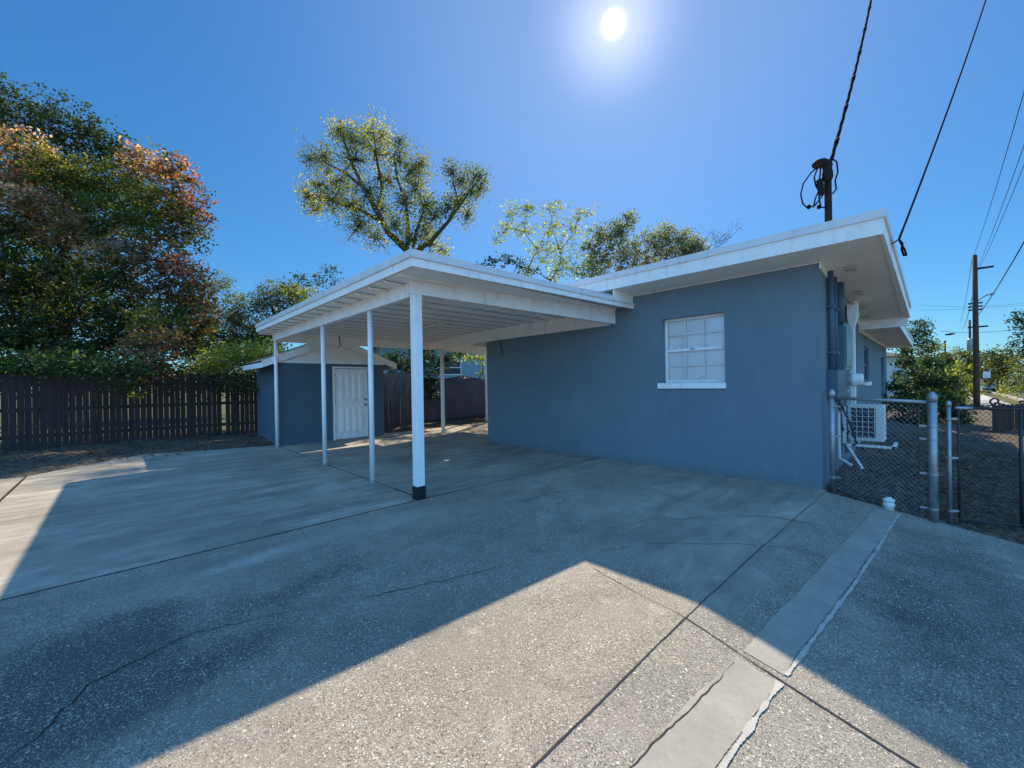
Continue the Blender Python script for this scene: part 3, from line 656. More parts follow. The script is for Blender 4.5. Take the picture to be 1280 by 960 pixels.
bx('trim', 'white_paint', sh, (sx0-.02, sx1+.02, sy0-.045, sy0-.022, sz-.02, sz+.06))
fr_ = MB(); fr_.box(4.22, 4.27, sy0-.03, sy0+.05, 0, 2.05); fr_.box(5.24, 5.29, sy0-.03, sy0+.05, 0, 2.05); fr_.box(4.27, 5.24, sy0-.03, sy0+.05, 2.0, 2.05); 
dm = MB(); dm.box(4.285, 5.225, sy0+.01, sy0+.05, .015, 1.985)
for i in range(4):          # raised vertical panels, upper and lower row
    xa = 4.40+i*.185
    for za, zb in ((1.13, 1.83), (.2, .92)): dm.hexa([(xa, sy0+.0105, za), (xa+.14, sy0+.0105, za), (xa+.14, sy0+.0105, zb), (xa, sy0+.0105, zb), (xa+.03, sy0-.010, za+.03), (xa+.11, sy0-.010, za+.03), (xa+.11, sy0-.010, zb-.03), (xa+.03, sy0-.010, zb-.03)])
do = dm.build('door', 'white_post', sh); fr_.build('frame', 'white_paint', do, bevel=.004)
for zz, nm in ((.95, 'handle'), (1.11, 'deadbolt')):
    m = MB(); m.lathe((5.13, sy0-.05, zz), [(.01, -.03), (.03, -.022), (.034, 0), (.02, .03), (.034, .05), (.034, .06)], 14, 'Y'); m.build(nm, 'chrome', do, True)
for zz in (.3, 1.0, 1.75): bx('hinge', 'chrome', do, (4.272, 4.287, sy0-.012, sy0+.02, zz, zz+.1))

# ------------------------------------------------------------------ fences
wood = thing('wooden_fence', (-2, 15.4, 0), 'dark weathered picket fence under the red leaved tree at left', 'fence')
m = MB(); line = [(-12, 14.6), (-2.05, 15.3), (2.3, 15.0), (3.6, 14.7)]
def pickets(m, line, w, gap, h, t=.018, z0=.02):
    for (x0, y0), (x1, y1) in zip(line, line[1:]):
        Ln = math.hypot(x1-x0, y1-y0); n = int(Ln/(w+gap)); dx, dy = (x1-x0)/Ln, (y1-y0)/Ln
        for i in range(n):
            s0 = i*(w+gap); g = random.uniform(-.004, .004); hh = h+random.uniform(-.03, .03); tl = random.uniform(-.006, .006)
            a = (x0+dx*(s0+g), y0+dy*(s0+g)); b = (x0+dx*(s0+w+g), y0+dy*(s0+w+g)); nx, ny = -dy*t, dx*t
            c1 = .03
            bt = [(a[0], a[1]), (b[0], b[1]), (b[0]+nx, b[1]+ny), (a[0]+nx, a[1]+ny)]
            m.hexa([(p[0], p[1], z0) for p in bt]+[(p[0]+tl*dx, p[1]+tl*dy, hh-c1) for p in bt])
            tp = [(a[0]+dx*c1, a[1]+dy*c1), (b[0]-dx*c1, b[1]-dy*c1)]; tp += [(tp[1][0]+nx, tp[1][1]+ny), (tp[0][0]+nx, tp[0][1]+ny)]
            m.hexa([(p[0]+tl*dx, p[1]+tl*dy, hh-c1+.0005) for p in bt]+[(p[0]+tl*dx, p[1]+tl*dy, hh) for p in tp])
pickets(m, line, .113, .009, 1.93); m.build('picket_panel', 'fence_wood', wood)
m = MB()
for a_, b_ in zip(line, line[1:]):
    for zz in (.35, 1.0, 1.6): m.beam((a_[0], a_[1]+.045), (b_[0], b_[1]+.045), .04, zz, zz+.09)
m.build('rail', 'fence_wood', wood)
w2 = thing('wooden_fence', (6.5, 14.2, 0), 'greyish brown board fence just right of the shed, behind the carport', 'fence')
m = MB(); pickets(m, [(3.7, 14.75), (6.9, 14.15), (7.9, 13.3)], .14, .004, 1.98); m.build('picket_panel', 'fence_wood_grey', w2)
m = MB(); m.beam((3.7, 14.8), (6.9, 14.2), .04, .4, .49); m.beam((3.7, 14.8), (6.9, 14.2), .04, 1.5, 1.59); m.build('rail', 'fence_wood_grey', w2)
w3 = thing('screen_fence', (10, 13.1, 0), 'purplish brown fabric privacy screen fence behind the rear post', 'fence')
nx, nz = 60, 10; m = MB(); x0, x1 = 7.75, 14.5
for j in range(nz+1):
    for i in range(nx+1):
        xx = x0+(x1-x0)*i/nx; ph = ((xx-9.9)/2.4) % 1; top = 1.83-.14*math.sin(math.pi*ph)*(1)+.0
        yy = 13.15+.035*math.sin(ph*2*math.pi*2+j*.6)*(j/nz)+.02*math.sin(xx*5)
        m.v.append((xx, yy, .06+(top-.06)*j/nz))
for j in range(nz):
    for i in range(nx): a = j*(nx+1)+i; m.f.append((a, a+1, a+nx+2, a+nx+1))
o = m.build('screen', 'screen_fabric', w3, True); so_ = o.modifiers.new('thick', 'SOLIDIFY'); so_.thickness = .004
m = MB(); m.tube([m_ for m_ in [(x0+(x1-x0)*i/40, 13.14, 1.84-.14*math.sin(math.pi*(((x0+(x1-x0)*i/40-9.9)/2.4) % 1))) for i in range(41)]], .02, 6); m.build('hem', 'black_rubber', w3)
for i in range(-1, 3): tb('post', 'galv', w3, [(9.9+2.4*i+.01, 13.2, 0), (9.9+2.4*i+.01, 13.2, 1.88)], .03, 10) if 9.9+2.4*i > 7.7 else None

def clink(m, P0, P1, z0, z1, z0b=None, z1b=None, s=.055, r=.0022):
    P0 = Vector(P0); P1 = Vector(P1); Lx = (P1-P0).length; d = (P1-P0)/Lx; H = z1-z0
    z0b = z0 if z0b is None else z0b; n = int((Lx+H)/s)+1
    def pt(u, v): q = P0+d*u; t = u/Lx; return (q.x, q.y, z0+(z0b-z0)*t+(z1-z0-(z0b-z0)*t)*v/H)
    for i in range(n+1):
        c = i*s
        for flip in (0, 1):
            u0, v0 = max(0, c-H), min(c, H); u1, v1 = min(c, Lx), max(0, c-Lx)
            if u1-u0 < .01: continue
            if flip: a, b = pt(u0, H-v0), pt(u1, H-v1)
            else: a, b = pt(u0, v0), pt(u1, v1)
            off = Vector((.003, 0, 0))*(1 if flip else -1)
            m.tube([Vector(a)+off, Vector(b)+off], r, 3, False)
cf = thing('chain_link_fence', (6.8, .5, -.1), 'galvanised chain link fence panel between house corner and thick post', 'fence')
PA, PB = (6.86, .935), (6.70, .0)
zA, zB = dip(.93), dip(0)
for (px_, py_), zz, rr, ztop in ((PA, zA, .033, 1.29), (PB, zB, .040, 1.26)):
    o = tb('post', 'galv', cf, [(px_, py_, zz-.03), (px_, py_, ztop)], rr, 16)
    m = MB(); m.lathe((px_, py_, ztop), [(rr+.006, -.05), (rr+.008, 0), (rr+.004, .02), (rr*.8, .045), (rr*.4, .062), (.004, .068)], 16); m.build('post_cap', 'galv', o, True)
    for zc in ((.2, .75, 1.15) if rr < .04 else (.15, .55, .95, 1.1)):
        c_ = zz+zc; m = MB(); m.lathe((px_, py_, c_), [(rr+.001, -.011), (rr+.005, -.011), (rr+.005, .011), (rr+.001, .011)], 16)
        dy = -.06 if rr < .04 else .08; m.box(px_-.006, px_+.006, py_+dy-.03, py_+dy+.03, c_-.011, c_+.011); m.build('clamp', 'galv', o)
tb('top_rail', 'galv', cf, [(PA[0], PA[1]-.03, 1.235), (PB[0], PB[1]+.04, 1.205)], .021, 12)
tb('tension_bar', 'rust_iron', cf, [(PB[0], PB[1]+.11, .35), (PB[0], PB[1]+.11, 1.16)], .006, 6)
m = MB(); clink(m, (PA[0], PA[1]-.04, 0), (PB[0], PB[1]+.06, 0), zA+.03, 1.225, zB+.04, r=.0021); m.build('wire_mesh', 'galv', cf)
gt = thing('chain_link_gate', (6.9, -.12, -.2), 'open chain link gate with scrolled ironwork top, at the right edge', 'gate')
GA, GB = Vector((6.86, -.13)), Vector((7.62, -1.30)); gd = (GB-GA).normalized()
zg = dip(-.13)
o = tb('hinge_post', 'galv', gt, [(GA.x, GA.y, zg-.03), (GA.x, GA.y, 1.18)], .020, 14); m = MB(); m.lathe((GA.x, GA.y, 1.18), [(.024, -.03), (.025, .01), (.016, .03), (.003, .038)], 14); m.build('post_cap', 'galv', o, True)
for zc in (.14, .75, 1.2): m = MB(); m.lathe((GA.x, GA.y, zg+zc), [(.021, -.012), (.027, -.012), (.027, .012), (.021, .012)], 14); m.bar((GA.x, GA.y, zg+zc), (GA.x+gd.x*.09, GA.y+gd.y*.09, zg+zc), .014, .022); m.build('hinge', 'galv', gt)
def G(t, z): return (GA.x+gd.x*t, GA.y+gd.y*t, z)
Lg = (GB-GA).length
m = MB(); m.tube([G(.06, 1.135), G(.22, 1.13)], .018, 10); m.build('top_rail', 'galv', gt, True)
m = MB(); m.tube([G(.222, 1.13), G(Lg, 1.11)], .018, 10); m.tube([G(.09, -.13), G(.09, 1.12)], .012, 8); m.tube([G(.66, -.2), G(.66, 1.1)], .016, 8); m.tube([G(Lg, -.2), G(Lg, 1.12)], .018, 8); m.tube([G(.09, -.16), G(Lg, -.2)], .014, 8); m.build('gate_frame', 'galv_dark', gt, True)
def scroll(t0, z0, r, turns, dirn, rr=.010):
    P = []
    for i in range(24):
        a = turns*2*math.pi*i/23; q = r*(1-.65*i/23); P.append(G(t0+dirn*q*math.cos(a)-dirn*r, z0+q*math.sin(a)))
    return P
m = MB()
m.tube([G(.44, 1.14), G(.41, 1.17), G(.385, 1.20), G(.395, 1.225), G(.42, 1.24), G(.45, 1.235), G(.465, 1.21), G(.45, 1.185), G(.43, 1.185)], .010, 6)
m.tube([G(.44, 1.19), G(.52, 1.165), G(.60, 1.15), G(.66, 1.15), G(.70, 1.17), G(.70, 1.20), G(.67, 1.21), G(.65, 1.19)], .010, 6)
m.tube([G(.41, 1.17), G(.34, 1.14), G(.26, 1.145)], .008, 6); m.tube([G(.72, 1.16), G(.85, 1.2), G(1.0, 1.16), G(1.1, 1.2)], .009, 6); m.build('scrollwork', 'galv_dark', gt, True)
m = MB(); clink(m, (GA.x+gd.x*.1, GA.y+gd.y*.1, 0), (GB.x, GB.y, 0), -.15, 1.11, -.19); m.build('wire_mesh', 'galv_dark', gt)

# sewer cleanout
zz = dip(.36)
m = MB(); m.lathe((6.72, .38, zz), [(.052, -.02), (.052, .045), (.058, .05), (.058, .075), (.05, .078), (.05, .10), (.058, .104), (.058, .128), (.045, .135), (.03, .136), (.03, .15), (.004, .152)], 18)
tag(m.build('cleanout_pipe', 'plastic_white', None, True), 'stubby white pipe with screw cap by the foot of the chain link fence', 'pipe')

# air conditioner
ac = thing('air_conditioner', (8.6, .5, .3), 'white outdoor air conditioning unit on a wall bracket behind chain link fence', 'air conditioner')
m = MB(); ax0, ax1, ay0, ay1, az0, az1 = 8.25, 8.52, .50, .93, .52, 1.08
m.box(ax0, ax1+.05, ay0, ay1, az0, az1); m.build('casing', 'plastic_white', ac, bevel=.015)
bx('fan_opening', 'ac_dark', ac, (ax0-.006, ax0-.001, ay0+.10, ay1-.04, az0+.05, az1-.05))
m = MB()
for i in range(7): z = az0+.06+i*.08; m.tube([(ax0-.015, ay0+.09, z), (ax0-.015, ay1-.03, z)], .0035, 4)
for i in range(5): yy = ay0+.11+i*.07; m.tube([(ax0-.02, yy, az0+.05), (ax0-.02, yy, az1-.05)], .004, 4)
m.build('fan_grille', 'plastic_white', ac)
m = MB(); m.box(8.15, 8.75, ay0-.12, ay0-.08, .44, .475); m.box(8.15, 8.75, ay1-.1, ay1-.06, .44, .475); m.box(8.15, 8.19, ay0-.12, .98, .44, .475); m.box(8.15, 8.19, .94, .98, .44, 1.05); m.tube([(8.17, .93, .45), (8.17, .75, .1)], .02, 6); m.build('bracket', 'white_post', ac)
tb('refrigerant_line', 'black_rubber', ac, [(8.3, .88, .7), (8.2, .96, .6), (8.1, 1.0, .8), (8.05, 1.01, 1.2)], .02, 8)

# ------------------------------------------------------------------ poles and wires
def upole(x, y, h, label, top=.13):
    t = thing('utility_pole', (x, y, -.3), label, 'utility pole', 'wooden utility poles along the street')
    tb('pole', 'pole_wood', t, [(x, y, -.4), (x+.03, y, h*.5), (x-.02, y, h)], [.15, .13, top*.85], 12); return t
P1 = (37.8, -1.9)
u = upole(*P1, 8.9, 'nearest and tallest wooden utility pole, with street lamp arm, right of house')
bx('crossarm', 'pole_dark', u, (P1[0]-.06, P1[0]+.06, P1[1]-.75, P1[1]+.1, 8.0, 8.10)); 
m = MB(); 
for zz in (5.55, 5.75, 5.95): m.tube([(P1[0], P1[1]+.3, zz), (P1[0], P1[1]-.3, zz)], .05, 6)
m.build('bracket', 'pole_dark', u)
o = tb('lamp_arm', 'galv_dark', u, [at(1217, 381, 25), at(1226, 373, 25), at(1233, 369, 25), at(1237, 368, 25)], .03, 8)
m = MB(); m.tube([at(1236, 368.3, 25), at(1239, 367.5, 25), at(1243, 367, 25)], [.04, .09, .05], 8); m.build('lamp', 'meter_grey', o, True)
bx('sign', 'neighbour_white', u, (P1[0]-.22, P1[0]-.18, P1[1]-.55, P1[1]-.25, 1.35, 1.75))
P2 = (82.0, -3.6); u2 = upole(*P2, 9.0, 'second farther utility pole draped with vines and carrying a transformer')
m = MB(); m.lathe((P2[0]-.4, P2[1]-.1, 5.6), [(.1, -.9), (.42, -.85), (.42, .7), (.3, .85), (.05, .9)], 14); m.build('transformer', 'meter_grey', u2, True)
bx('crossarm', 'pole_dark', u2, (P2[0]-.08, P2[0]+.08, P2[1]-1.6, P2[1]+.2, 7.9, 8.1))
P3 = (125., -2.0); u3 = upole(*P3, 9.0, 'third and farthest thin utility pole above the distant trees', .2)
sgn = thing('street_light', (70, .3, 6), 'long dark street light fixture hanging over the far street', 'street light')
m = MB(); c0 = at(1182, 418.5, 60); c1 = at(1193, 417, 60); m.tube([c0, (c0+c1)/2, c1], [.1, .16, .1], 8); o = m.build('lamp', 'pole_dark', sgn, True)
sgn.location = c0; o.location = Vector((0, 0, 0))
for v_ in o.data.vertices: v_.co += Vector((70, .3, 6))-c0
def cat(a, b, sag, n=24):
    a = Vector(a); b = Vector(b); return [a.lerp(b, t/n)+Vector((0, 0, -sag*4*(t/n)*(1-t/n))) for t in range(n+1)]
def wire(name, pts, r, label, grp=None, mat='wire_black'):
    return tag(tb(name, mat, None, pts, r, 5), label, 'wire', grp)
wg = 'thin power lines along the street'
def through(p, q1, q2, ext): pass
A1 = at(1216, 323, 37); wire('power_line', cat(A1, at(1330, -60, 9), .35), .012, 'thin power line running from the nearest pole top up past the right edge', wg)
wire('power_line', cat(at(1221, 338, 38), at(1340, 10, 10), .3), .012, 'power line from the crossarm of the nearest pole, left one of the close pair', wg)
wire('power_line', cat(at(1223, 338, 38), at(1350, 30, 10), .3), .012, 'power line from the crossarm of the nearest pole, right one of the close pair', wg)
wire('telephone_cable', cat(at(1216, 402, 37), at(1400, 80, 9), .5), .022, 'thick black telephone cable slanting up right from the middle of the nearest pole')
wire('power_line', cat(at(1215, 324, 38), at(1199, 405, 85), 1.2), .018, 'faint power line from the nearest pole back to the second pole', wg)
wire('power_line', cat(at(1222, 338, 38), at(1203, 412, 85), 1.0), .03, 'darker twisted power line from the crossarm back to the second pole', wg)
wire('power_line', cat(at(1150, 381, 60), at(1330, 370, 60), .8), .015, 'upper faint wire crossing the sky level behind the nearest pole', wg)
wire('power_line', cat(at(1150, 388, 60), at(1330, 377, 60), .2), .015, 'lower faint wire crossing the sky level behind the nearest pole', wg)
wire('power_line', cat(at(1175, 414, 70), at(1275, 411, 70), .4), .03, 'low wire crossing just above the distant trees behind the nearest pole', wg)
wire('guy_wire', cat(at(1197, 438, 80), at(1178, 452, 70), .1), .03, 'short slanting wire beside the vine covered second pole')
# service drop (twisted) and the loose cable
a = Vector((6.99, .92, 4.46)); b = at(1100, -60, 11); pts = cat(a, b, .25, 60)
m = MB()
for ph in (0, 2.1, 4.2):
    m.tube([p+Vector((math.cos(i*.9+ph), math.sin(i*.9+ph)*.6, math.sin(i*.9+ph)))*.014 for i, p in enumerate(pts)], .013, 5)
for i in range(len(pts)-1):
    if i % 7 == 3: m.tube([pts[i], pts[i+1]], .03, 6)
tag(m.build('service_drop', 'wire_black', None, True), 'thick twisted black service cable dropping to the roof mast', 'wire')
e = Vector((7.1, .27, 3.24)); b = at(1245, -40, 9.5)
m = MB(); m.tube(cat(e, b, .12, 30), .013, 6)
m.tube([e, e+Vector((.03, -.02, -.06)), e+Vector((.10, -.05, -.13)), e+Vector((.13, -.06, -.19)), e+Vector((.07, -.04, -.2)), e+Vector((.02, -.02, -.12)), e+Vector((.06, -.03, -.05)), e], .012, 6)
m.tube([e, Vector((6.9, RY-.03, 3.15))], .008, 5)
tag(m.build('service_cable', 'wire_black', None, True), 'smooth black cable with a knotted end at the roof corner', 'wire')

# ------------------------------------------------------------------ neighbouring buildings
nb = thing('neighbour_house', (19, 28, 0), 'pale teal house with dark window beyond the fabric screen fence', 'house')
def simple_house(t, cx, cy, wx, wy, h, rot, wm, rm, wins=()):
    Mr = Matrix.Rotation(rot, 3, 'Z')
    def P(x, y, z): q = Mr @ Vector((x, y, 0)); return (cx+q.x, cy+q.y, z)
    m = MB(); m.hexa([P(-wx, -wy, -.5), P(wx, -wy, -.5), P(wx, wy, -.5), P(-wx, wy, -.5), P(-wx, -wy, h), P(wx, -wy, h), P(wx, wy, h), P(-wx, wy, h)]); m.build('wall', wm, t)
    m = MB(); o_ = .5
    a, b, c, d = P(-wx-o_, -wy-o_, h), P(wx+o_, -wy-o_, h), P(wx+o_, wy+o_, h), P(-wx-o_, wy+o_, h); r1, r2 = P(-wx*.6, 0, h+1.3), P(wx*.6, 0, h+1.3)
    m.quad(a, b, r2, r1); m.quad(b, c, r2); m.quad(c, d, r1, r2); m.quad(d, a, r1); m.quad(d, c, b, a); m.build('roof', rm, t)
    for (wx_, wz, ww, wh) in wins:
        m = MB(); y = -wy-.03
        m.hexa([P(wx_, y, wz), P(wx_+ww, y, wz), P(wx_+ww, y+.06, wz), P(wx_, y+.06, wz), P(wx_, y, wz+wh), P(wx_+ww, y, wz+wh), P(wx_+ww, y+.06, wz+wh), P(wx_, y+.06, wz+wh)]); o = m.build('window', 'white_post', t)
        m = MB(); y = -wy-.045
        for zz in (wz+.06, wz+wh/2+.03): m.hexa([P(wx_+.06, y, zz), P(wx_+ww-.06, y, zz), P(wx_+ww-.06, y+.014, zz), P(wx_+.06, y+.014, zz), P(wx_+.06, y, zz+wh/2-.09), P(wx_+ww-.06, y, zz+wh/2-.09), P(wx_+ww-.06, y+.014, zz+wh/2-.09), P(wx_+.06, y+.014, zz+wh/2-.09)])
        m.build('pane', 'dark_opening', o)
q = at(590, 480, 32); simple_house(nb, q.x, q.y+3, 6, 4, 4.3, R(-20), 'neighbour_teal', 'roof_shingle', [(-2.1, 2.2, 1.9, 1.1), (2.5, 2.2, 1.2, 1.2)])
nb.location = (q.x, q.y+3, 0)
for ch in nb.children_recursive:
    if ch.parent == nb: ch.location += Vector((19, 28, 0))-nb.location
q = at(1133, 480, 34); n2 = thing('neighbour_house', (q.x+3, q.y+5, 0), 'white house mostly hidden behind the bushes past the blue house', 'house')
simple_house(n2, q.x+3, q.y+5, 5, 5, 3.2, 0, 'neighbour_white', 'roof_shingle', [(-4.5, 1.0, 1.2, 1.2), (-1.5, 1.0, 1.2, 1.2)])
# low picket fence beyond the gate and a parked car
w4 = thing('wooden_fence', (18.5, -1.2, -.3), 'short low brown board fence seen through the gate', 'fence')
m = MB(); pickets(m, [(18.7, -1.25), (19.5, -2.05)], .11, .022, .66, z0=-.3); m.build('picket_panel', 'fence_wood', w4)
m = MB(); m.beam((18.7, -1.2), (19.5, -2.0), .05, .45, .53); m.build('rail', 'fence_wood', w4)
car = thing('parked_car', (60, -9, -.3), 'small silver car parked far down the street', 'car')
m = MB()
cq = at(1229, 491, 48); cx, cy = cq.x, cq.y; car.location = (cx, cy, -.34)
prof = [(-2.2, .35), (-2.15, .85), (-1.4, .98), (-.8, 1.42), (.7, 1.45), (1.4, 1.0), (2.15, .85), (2.2, .35)]
n = len(prof)
for s_ in (-.85, .85): m.v += [(cx+a_, cy+s_*(.9 if b_ > 1.1 else 1), b_-.34) for a_, b_ in prof]
m.f.append(tuple(range(n))); m.f.append(tuple(reversed(range(n, 2*n))))
for i in range(n): j = (i+1) % n; m.f.append((i, i+n, j+n, j))
m.build('body', 'car_silver', car, bevel=.05)
bx('window', 'dark_opening', car, (cx-.75, cx+.65, cy-.80, cy+.80, .72, 1.0), (cx-.95, cx+.95, cy-.6, cy+.6, .74, .98))
for a_ in (-1.35, 1.35):
    for s_ in (-.82, .62): m = MB(); m.lathe((cx+a_, cy+s_, 0), [(.32, 0), (.34, .05), (.34, .17), (.32, .2)], 16, 'Y'); m.build('wheel', 'tyre', car, True)

# ------------------------------------------------------------------ vegetation
def leaves_mesh(name, C, size, tints, parent, flat=.35, droop=0.0):
    n = len(C); C = np.asarray(C, float)
    nrm = rng.normal(0, 1, (n, 3)); nrm[:, 2] = np.abs(nrm[:, 2])+flat; nrm /= np.linalg.norm(nrm, axis=1)[:, None]
    t = rng.normal(0, 1, (n, 3)); t[:, 2] -= droop; t -= nrm*(t*nrm).sum(1)[:, None]; t /= np.linalg.norm(t, axis=1)[:, None]; b = np.cross(nrm, t)
    s = size*rng.uniform(.6, 1.35, n)[:, None]
    V = np.empty((n, 4, 3)); V[:, 0] = C-t*s*.5; V[:, 1] = C+b*s*.34+nrm*s*.07; V[:, 2] = C+t*s*.5; V[:, 3] = C-b*s*.34+nrm*s*.07
    off = np.zeros(3)
    if parent is not None: off = np.array(parent.location)
    V = (V-off).reshape(-1, 3)
    me = bpy.data.meshes.new(name); me.vertices.add(4*n); me.vertices.foreach_set('co', V.ravel())
    me.loops.add(4*n); me.loops.foreach_set('vertex_index', np.arange(4*n, dtype=np.int32))
    me.polygons.add(n); me.polygons.foreach_set('loop_start', np.arange(0, 4*n, 4, dtype=np.int32)); me.polygons.foreach_set('loop_total', np.full(n, 4, np.int32))
    ca = me.color_attributes.new('tint', 'FLOAT_COLOR', 'POINT')
    tc_ = np.concatenate([np.repeat(tints, 4, 0), np.ones((4*n, 1))], 1).astype(np.float32); ca.data.foreach_set('color', tc_.ravel())
    me.materials.append(MT['leaf']); me.update(); me.validate()
    o = bpy.data.objects.new(name, me); COL.objects.link(o); o.parent = parent; return o
DENS = 2.6
GREEN = [(.038, .062, .014), (.05, .08, .018), (.028, .048, .012)]
def tree(label, base, fork, blobs, leaf=.1, per=260, spray=.28, pal=GREEN, sp_n=None, trunk_r=.16, name='tree', cat='tree', fill=1.0, pal2=None, p2=0.0, droop=0, group=None, twigs=True, tr_curve=.2):
    t = thing(name, base, label, cat, group); base = Vector(base); fork = Vector(fork)
    m = MB(); mid = base.lerp(fork, .5)+Vector((random.uniform(-1, 1), random.uniform(-1, 1), 0))*tr_curve
    m.tube([base-Vector((0, 0, .2)), mid, fork], [trunk_r*1.25, trunk_r, trunk_r*.8], 8)
    C = []; T = []
    nodes = [(fork, fork)]
    blobs = sorted(blobs, key=lambda q: (Vector(q[0])-fork).length)
    for bi, bl_ in enumerate(blobs):
        c, r = Vector(bl_[0]), bl_[1]; rz = bl_[2] if len(bl_) > 2 else r*.85; palb = bl_[3] if len(bl_) > 3 and bl_[3] else pal
        src = min(nodes, key=lambda q: (q[0]-c).length+.35*(q[0]-fork).length)[0]; nodes.append((c, src))
        dst = (c-src).length; md = src.lerp(c, .5)+Vector((random.uniform(-1, 1), random.uniform(-1, 1), random.uniform(-.3, .9)))*dst*.10
        br = max(.015, trunk_r*.5*max(.15, 1-(c-fork).length/9))
        m.tube([src, src.lerp(md, .5)+Vector((0, 0, -.04*dst)), md, c], [br*1.3, br, br*.75, br*.3], 6)
        ns = int(per*fill/14) if sp_n is None else sp_n
        ns = max(5, int(ns*DENS*(r**1.75)))
        dirs = rng.normal(0, 1, (ns, 3)); dirs /= np.linalg.norm(dirs, axis=1)[:, None]; rad = rng.uniform(.15, 1.08, ns)**.6
        P = np.array(c)+dirs*rad[:, None]*np.array([r, r, rz])
        bt = np.array(palb[rng.integers(len(palb))])
        for p_ in P:
            if twigs and rng.random() < .25:
                q = c.lerp(Vector(p_), .15); mm = (Vector(p_)+q)/2+Vector(rng.normal(0, .06, 3))*r; m.tube([q, mm, Vector(p_)], [.012, .008, .004], 3, False)
            nl = int(rng.integers(9, 20)); ss = spray*rng.uniform(.6, 1.3)
            o = rng.normal(0, ss*.5, (nl, 3)); o[:, 2] *= .7; C.append(p_+o)
            if pal2 is not None and rng.random() < p2: tc_ = np.array(pal2[rng.integers(len(pal2))])
            else: tc_ = (bt*.35+.65*np.array(palb[rng.integers(len(palb))]))*rng.uniform(.6, 1.5)
            T.append(np.clip(tc_*rng.uniform(.65, 1.35, (nl, 1))*rng.uniform(.9, 1.1, (nl, 3)), 0, .9))
    m.build('trunk', 'bark', t, True)
    leaves_mesh('crown', np.concatenate(C), leaf*1.15, np.concatenate(T), t, droop=droop); return t
def B(px, py, D, rpx, rz=1.0, pal=None):
    r = rpx*D/506.6; return (at(px, py, D), r, r*rz, pal)
RED = [(.28, .10, .075), (.33, .14, .10), (.20, .06, .05), (.32, .17, .12)]
PINK = [(.44, .25, .20), (.38, .18, .14), (.46, .29, .23)]
OLV = [(.09, .10, .025), (.12, .12, .03), (.07, .085, .02)]
BRN = [(.20, .11, .06), (.16, .085, .05)]
YEL = [(.22, .24, .045), (.18, .21, .04), (.26, .26, .06)]
GRY = [(.10, .12, .075), (.075, .095, .055), (.13, .14, .09)]
GRY2 = [(.15, .17, .10), (.11, .13, .08), (.20, .21, .13)]
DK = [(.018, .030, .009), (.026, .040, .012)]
def ground_at(px, D, z=0): q = at(px, 484, D); q.z = z; return q

# dark oak behind, far left
tree('dark green oak at the far left, rising behind the red leaved tree', ground_at(60, 22), at(60, 320, 22),
     [B(20, 150, 22, 48), B(75, 165, 22, 45), B(115, 175, 22.5, 32), B(-40, 140, 22, 55), B(140, 190, 23, 28), B(60, 240, 22.5, 70), B(-20, 240, 22.5, 70), B(150, 250, 23, 55), B(110, 330, 23, 65), B(20, 350, 23, 70)],
     leaf=.13, per=300, spray=.38, pal=[(.022, .036, .014), (.034, .050, .018)], trunk_r=.3, cat='tree')
# red maple
bl = [B(30, 190, 15, 34, .8, PINK), B(60, 215, 15, 40, .8, OLV), B(10, 230, 14.5, 40, .8, RED), B(95, 235, 15.5, 38, .8, GREEN), B(180, 205, 16, 30, .8, PINK), B(150, 230, 16, 36, .8, OLV), B(215, 215, 16, 26, .8, RED), B(228, 250, 16, 32, .85, RED),
      B(190, 250, 15.5, 40, .8, OLV), B(140, 275, 15, 45, .8, GREEN), B(60, 280, 14.5, 45, .8, BRN), B(0, 290, 14, 45, .8, DK), B(35, 250, 14, 28, .8, PINK), B(100, 295, 14, 36, .7, BRN), B(215, 290, 15.5, 38, .8, OLV), B(235, 275, 16, 24, .8, RED),
      B(125, 318, 13.5, 24, .7, PINK), B(175, 320, 14.5, 40, .8, BRN), B(225, 335, 15, 30, .8, RED), B(60, 340, 14, 48, .8, DK), B(0, 350, 14, 48, .8, DK), B(130, 355, 14, 38, .8, GREEN), B(190, 365, 14.5, 34, .8, BRN), B(240, 365, 15.2, 30, .9, BRN),
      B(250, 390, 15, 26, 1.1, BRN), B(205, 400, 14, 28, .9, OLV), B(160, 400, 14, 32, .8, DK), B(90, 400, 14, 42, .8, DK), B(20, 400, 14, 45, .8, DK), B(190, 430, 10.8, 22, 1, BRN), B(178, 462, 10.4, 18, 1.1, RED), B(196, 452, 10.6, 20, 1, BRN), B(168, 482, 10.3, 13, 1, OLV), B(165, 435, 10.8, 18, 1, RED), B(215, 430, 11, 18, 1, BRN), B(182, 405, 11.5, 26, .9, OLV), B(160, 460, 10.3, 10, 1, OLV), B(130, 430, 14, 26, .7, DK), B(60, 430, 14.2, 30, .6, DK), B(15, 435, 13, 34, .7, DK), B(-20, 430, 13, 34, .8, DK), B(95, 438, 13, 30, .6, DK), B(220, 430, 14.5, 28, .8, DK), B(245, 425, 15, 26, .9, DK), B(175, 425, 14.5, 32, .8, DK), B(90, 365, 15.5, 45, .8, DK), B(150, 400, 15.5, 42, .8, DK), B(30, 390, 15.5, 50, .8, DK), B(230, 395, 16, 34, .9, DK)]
tree('large spreading tree with red, orange and green leaves overhanging the left fence', ground_at(70, 17.5), at(80, 400, 16.5), bl, leaf=.105, per=520, spray=.26, pal=OLV, trunk_r=.28, pal2=OLV, p2=.22)
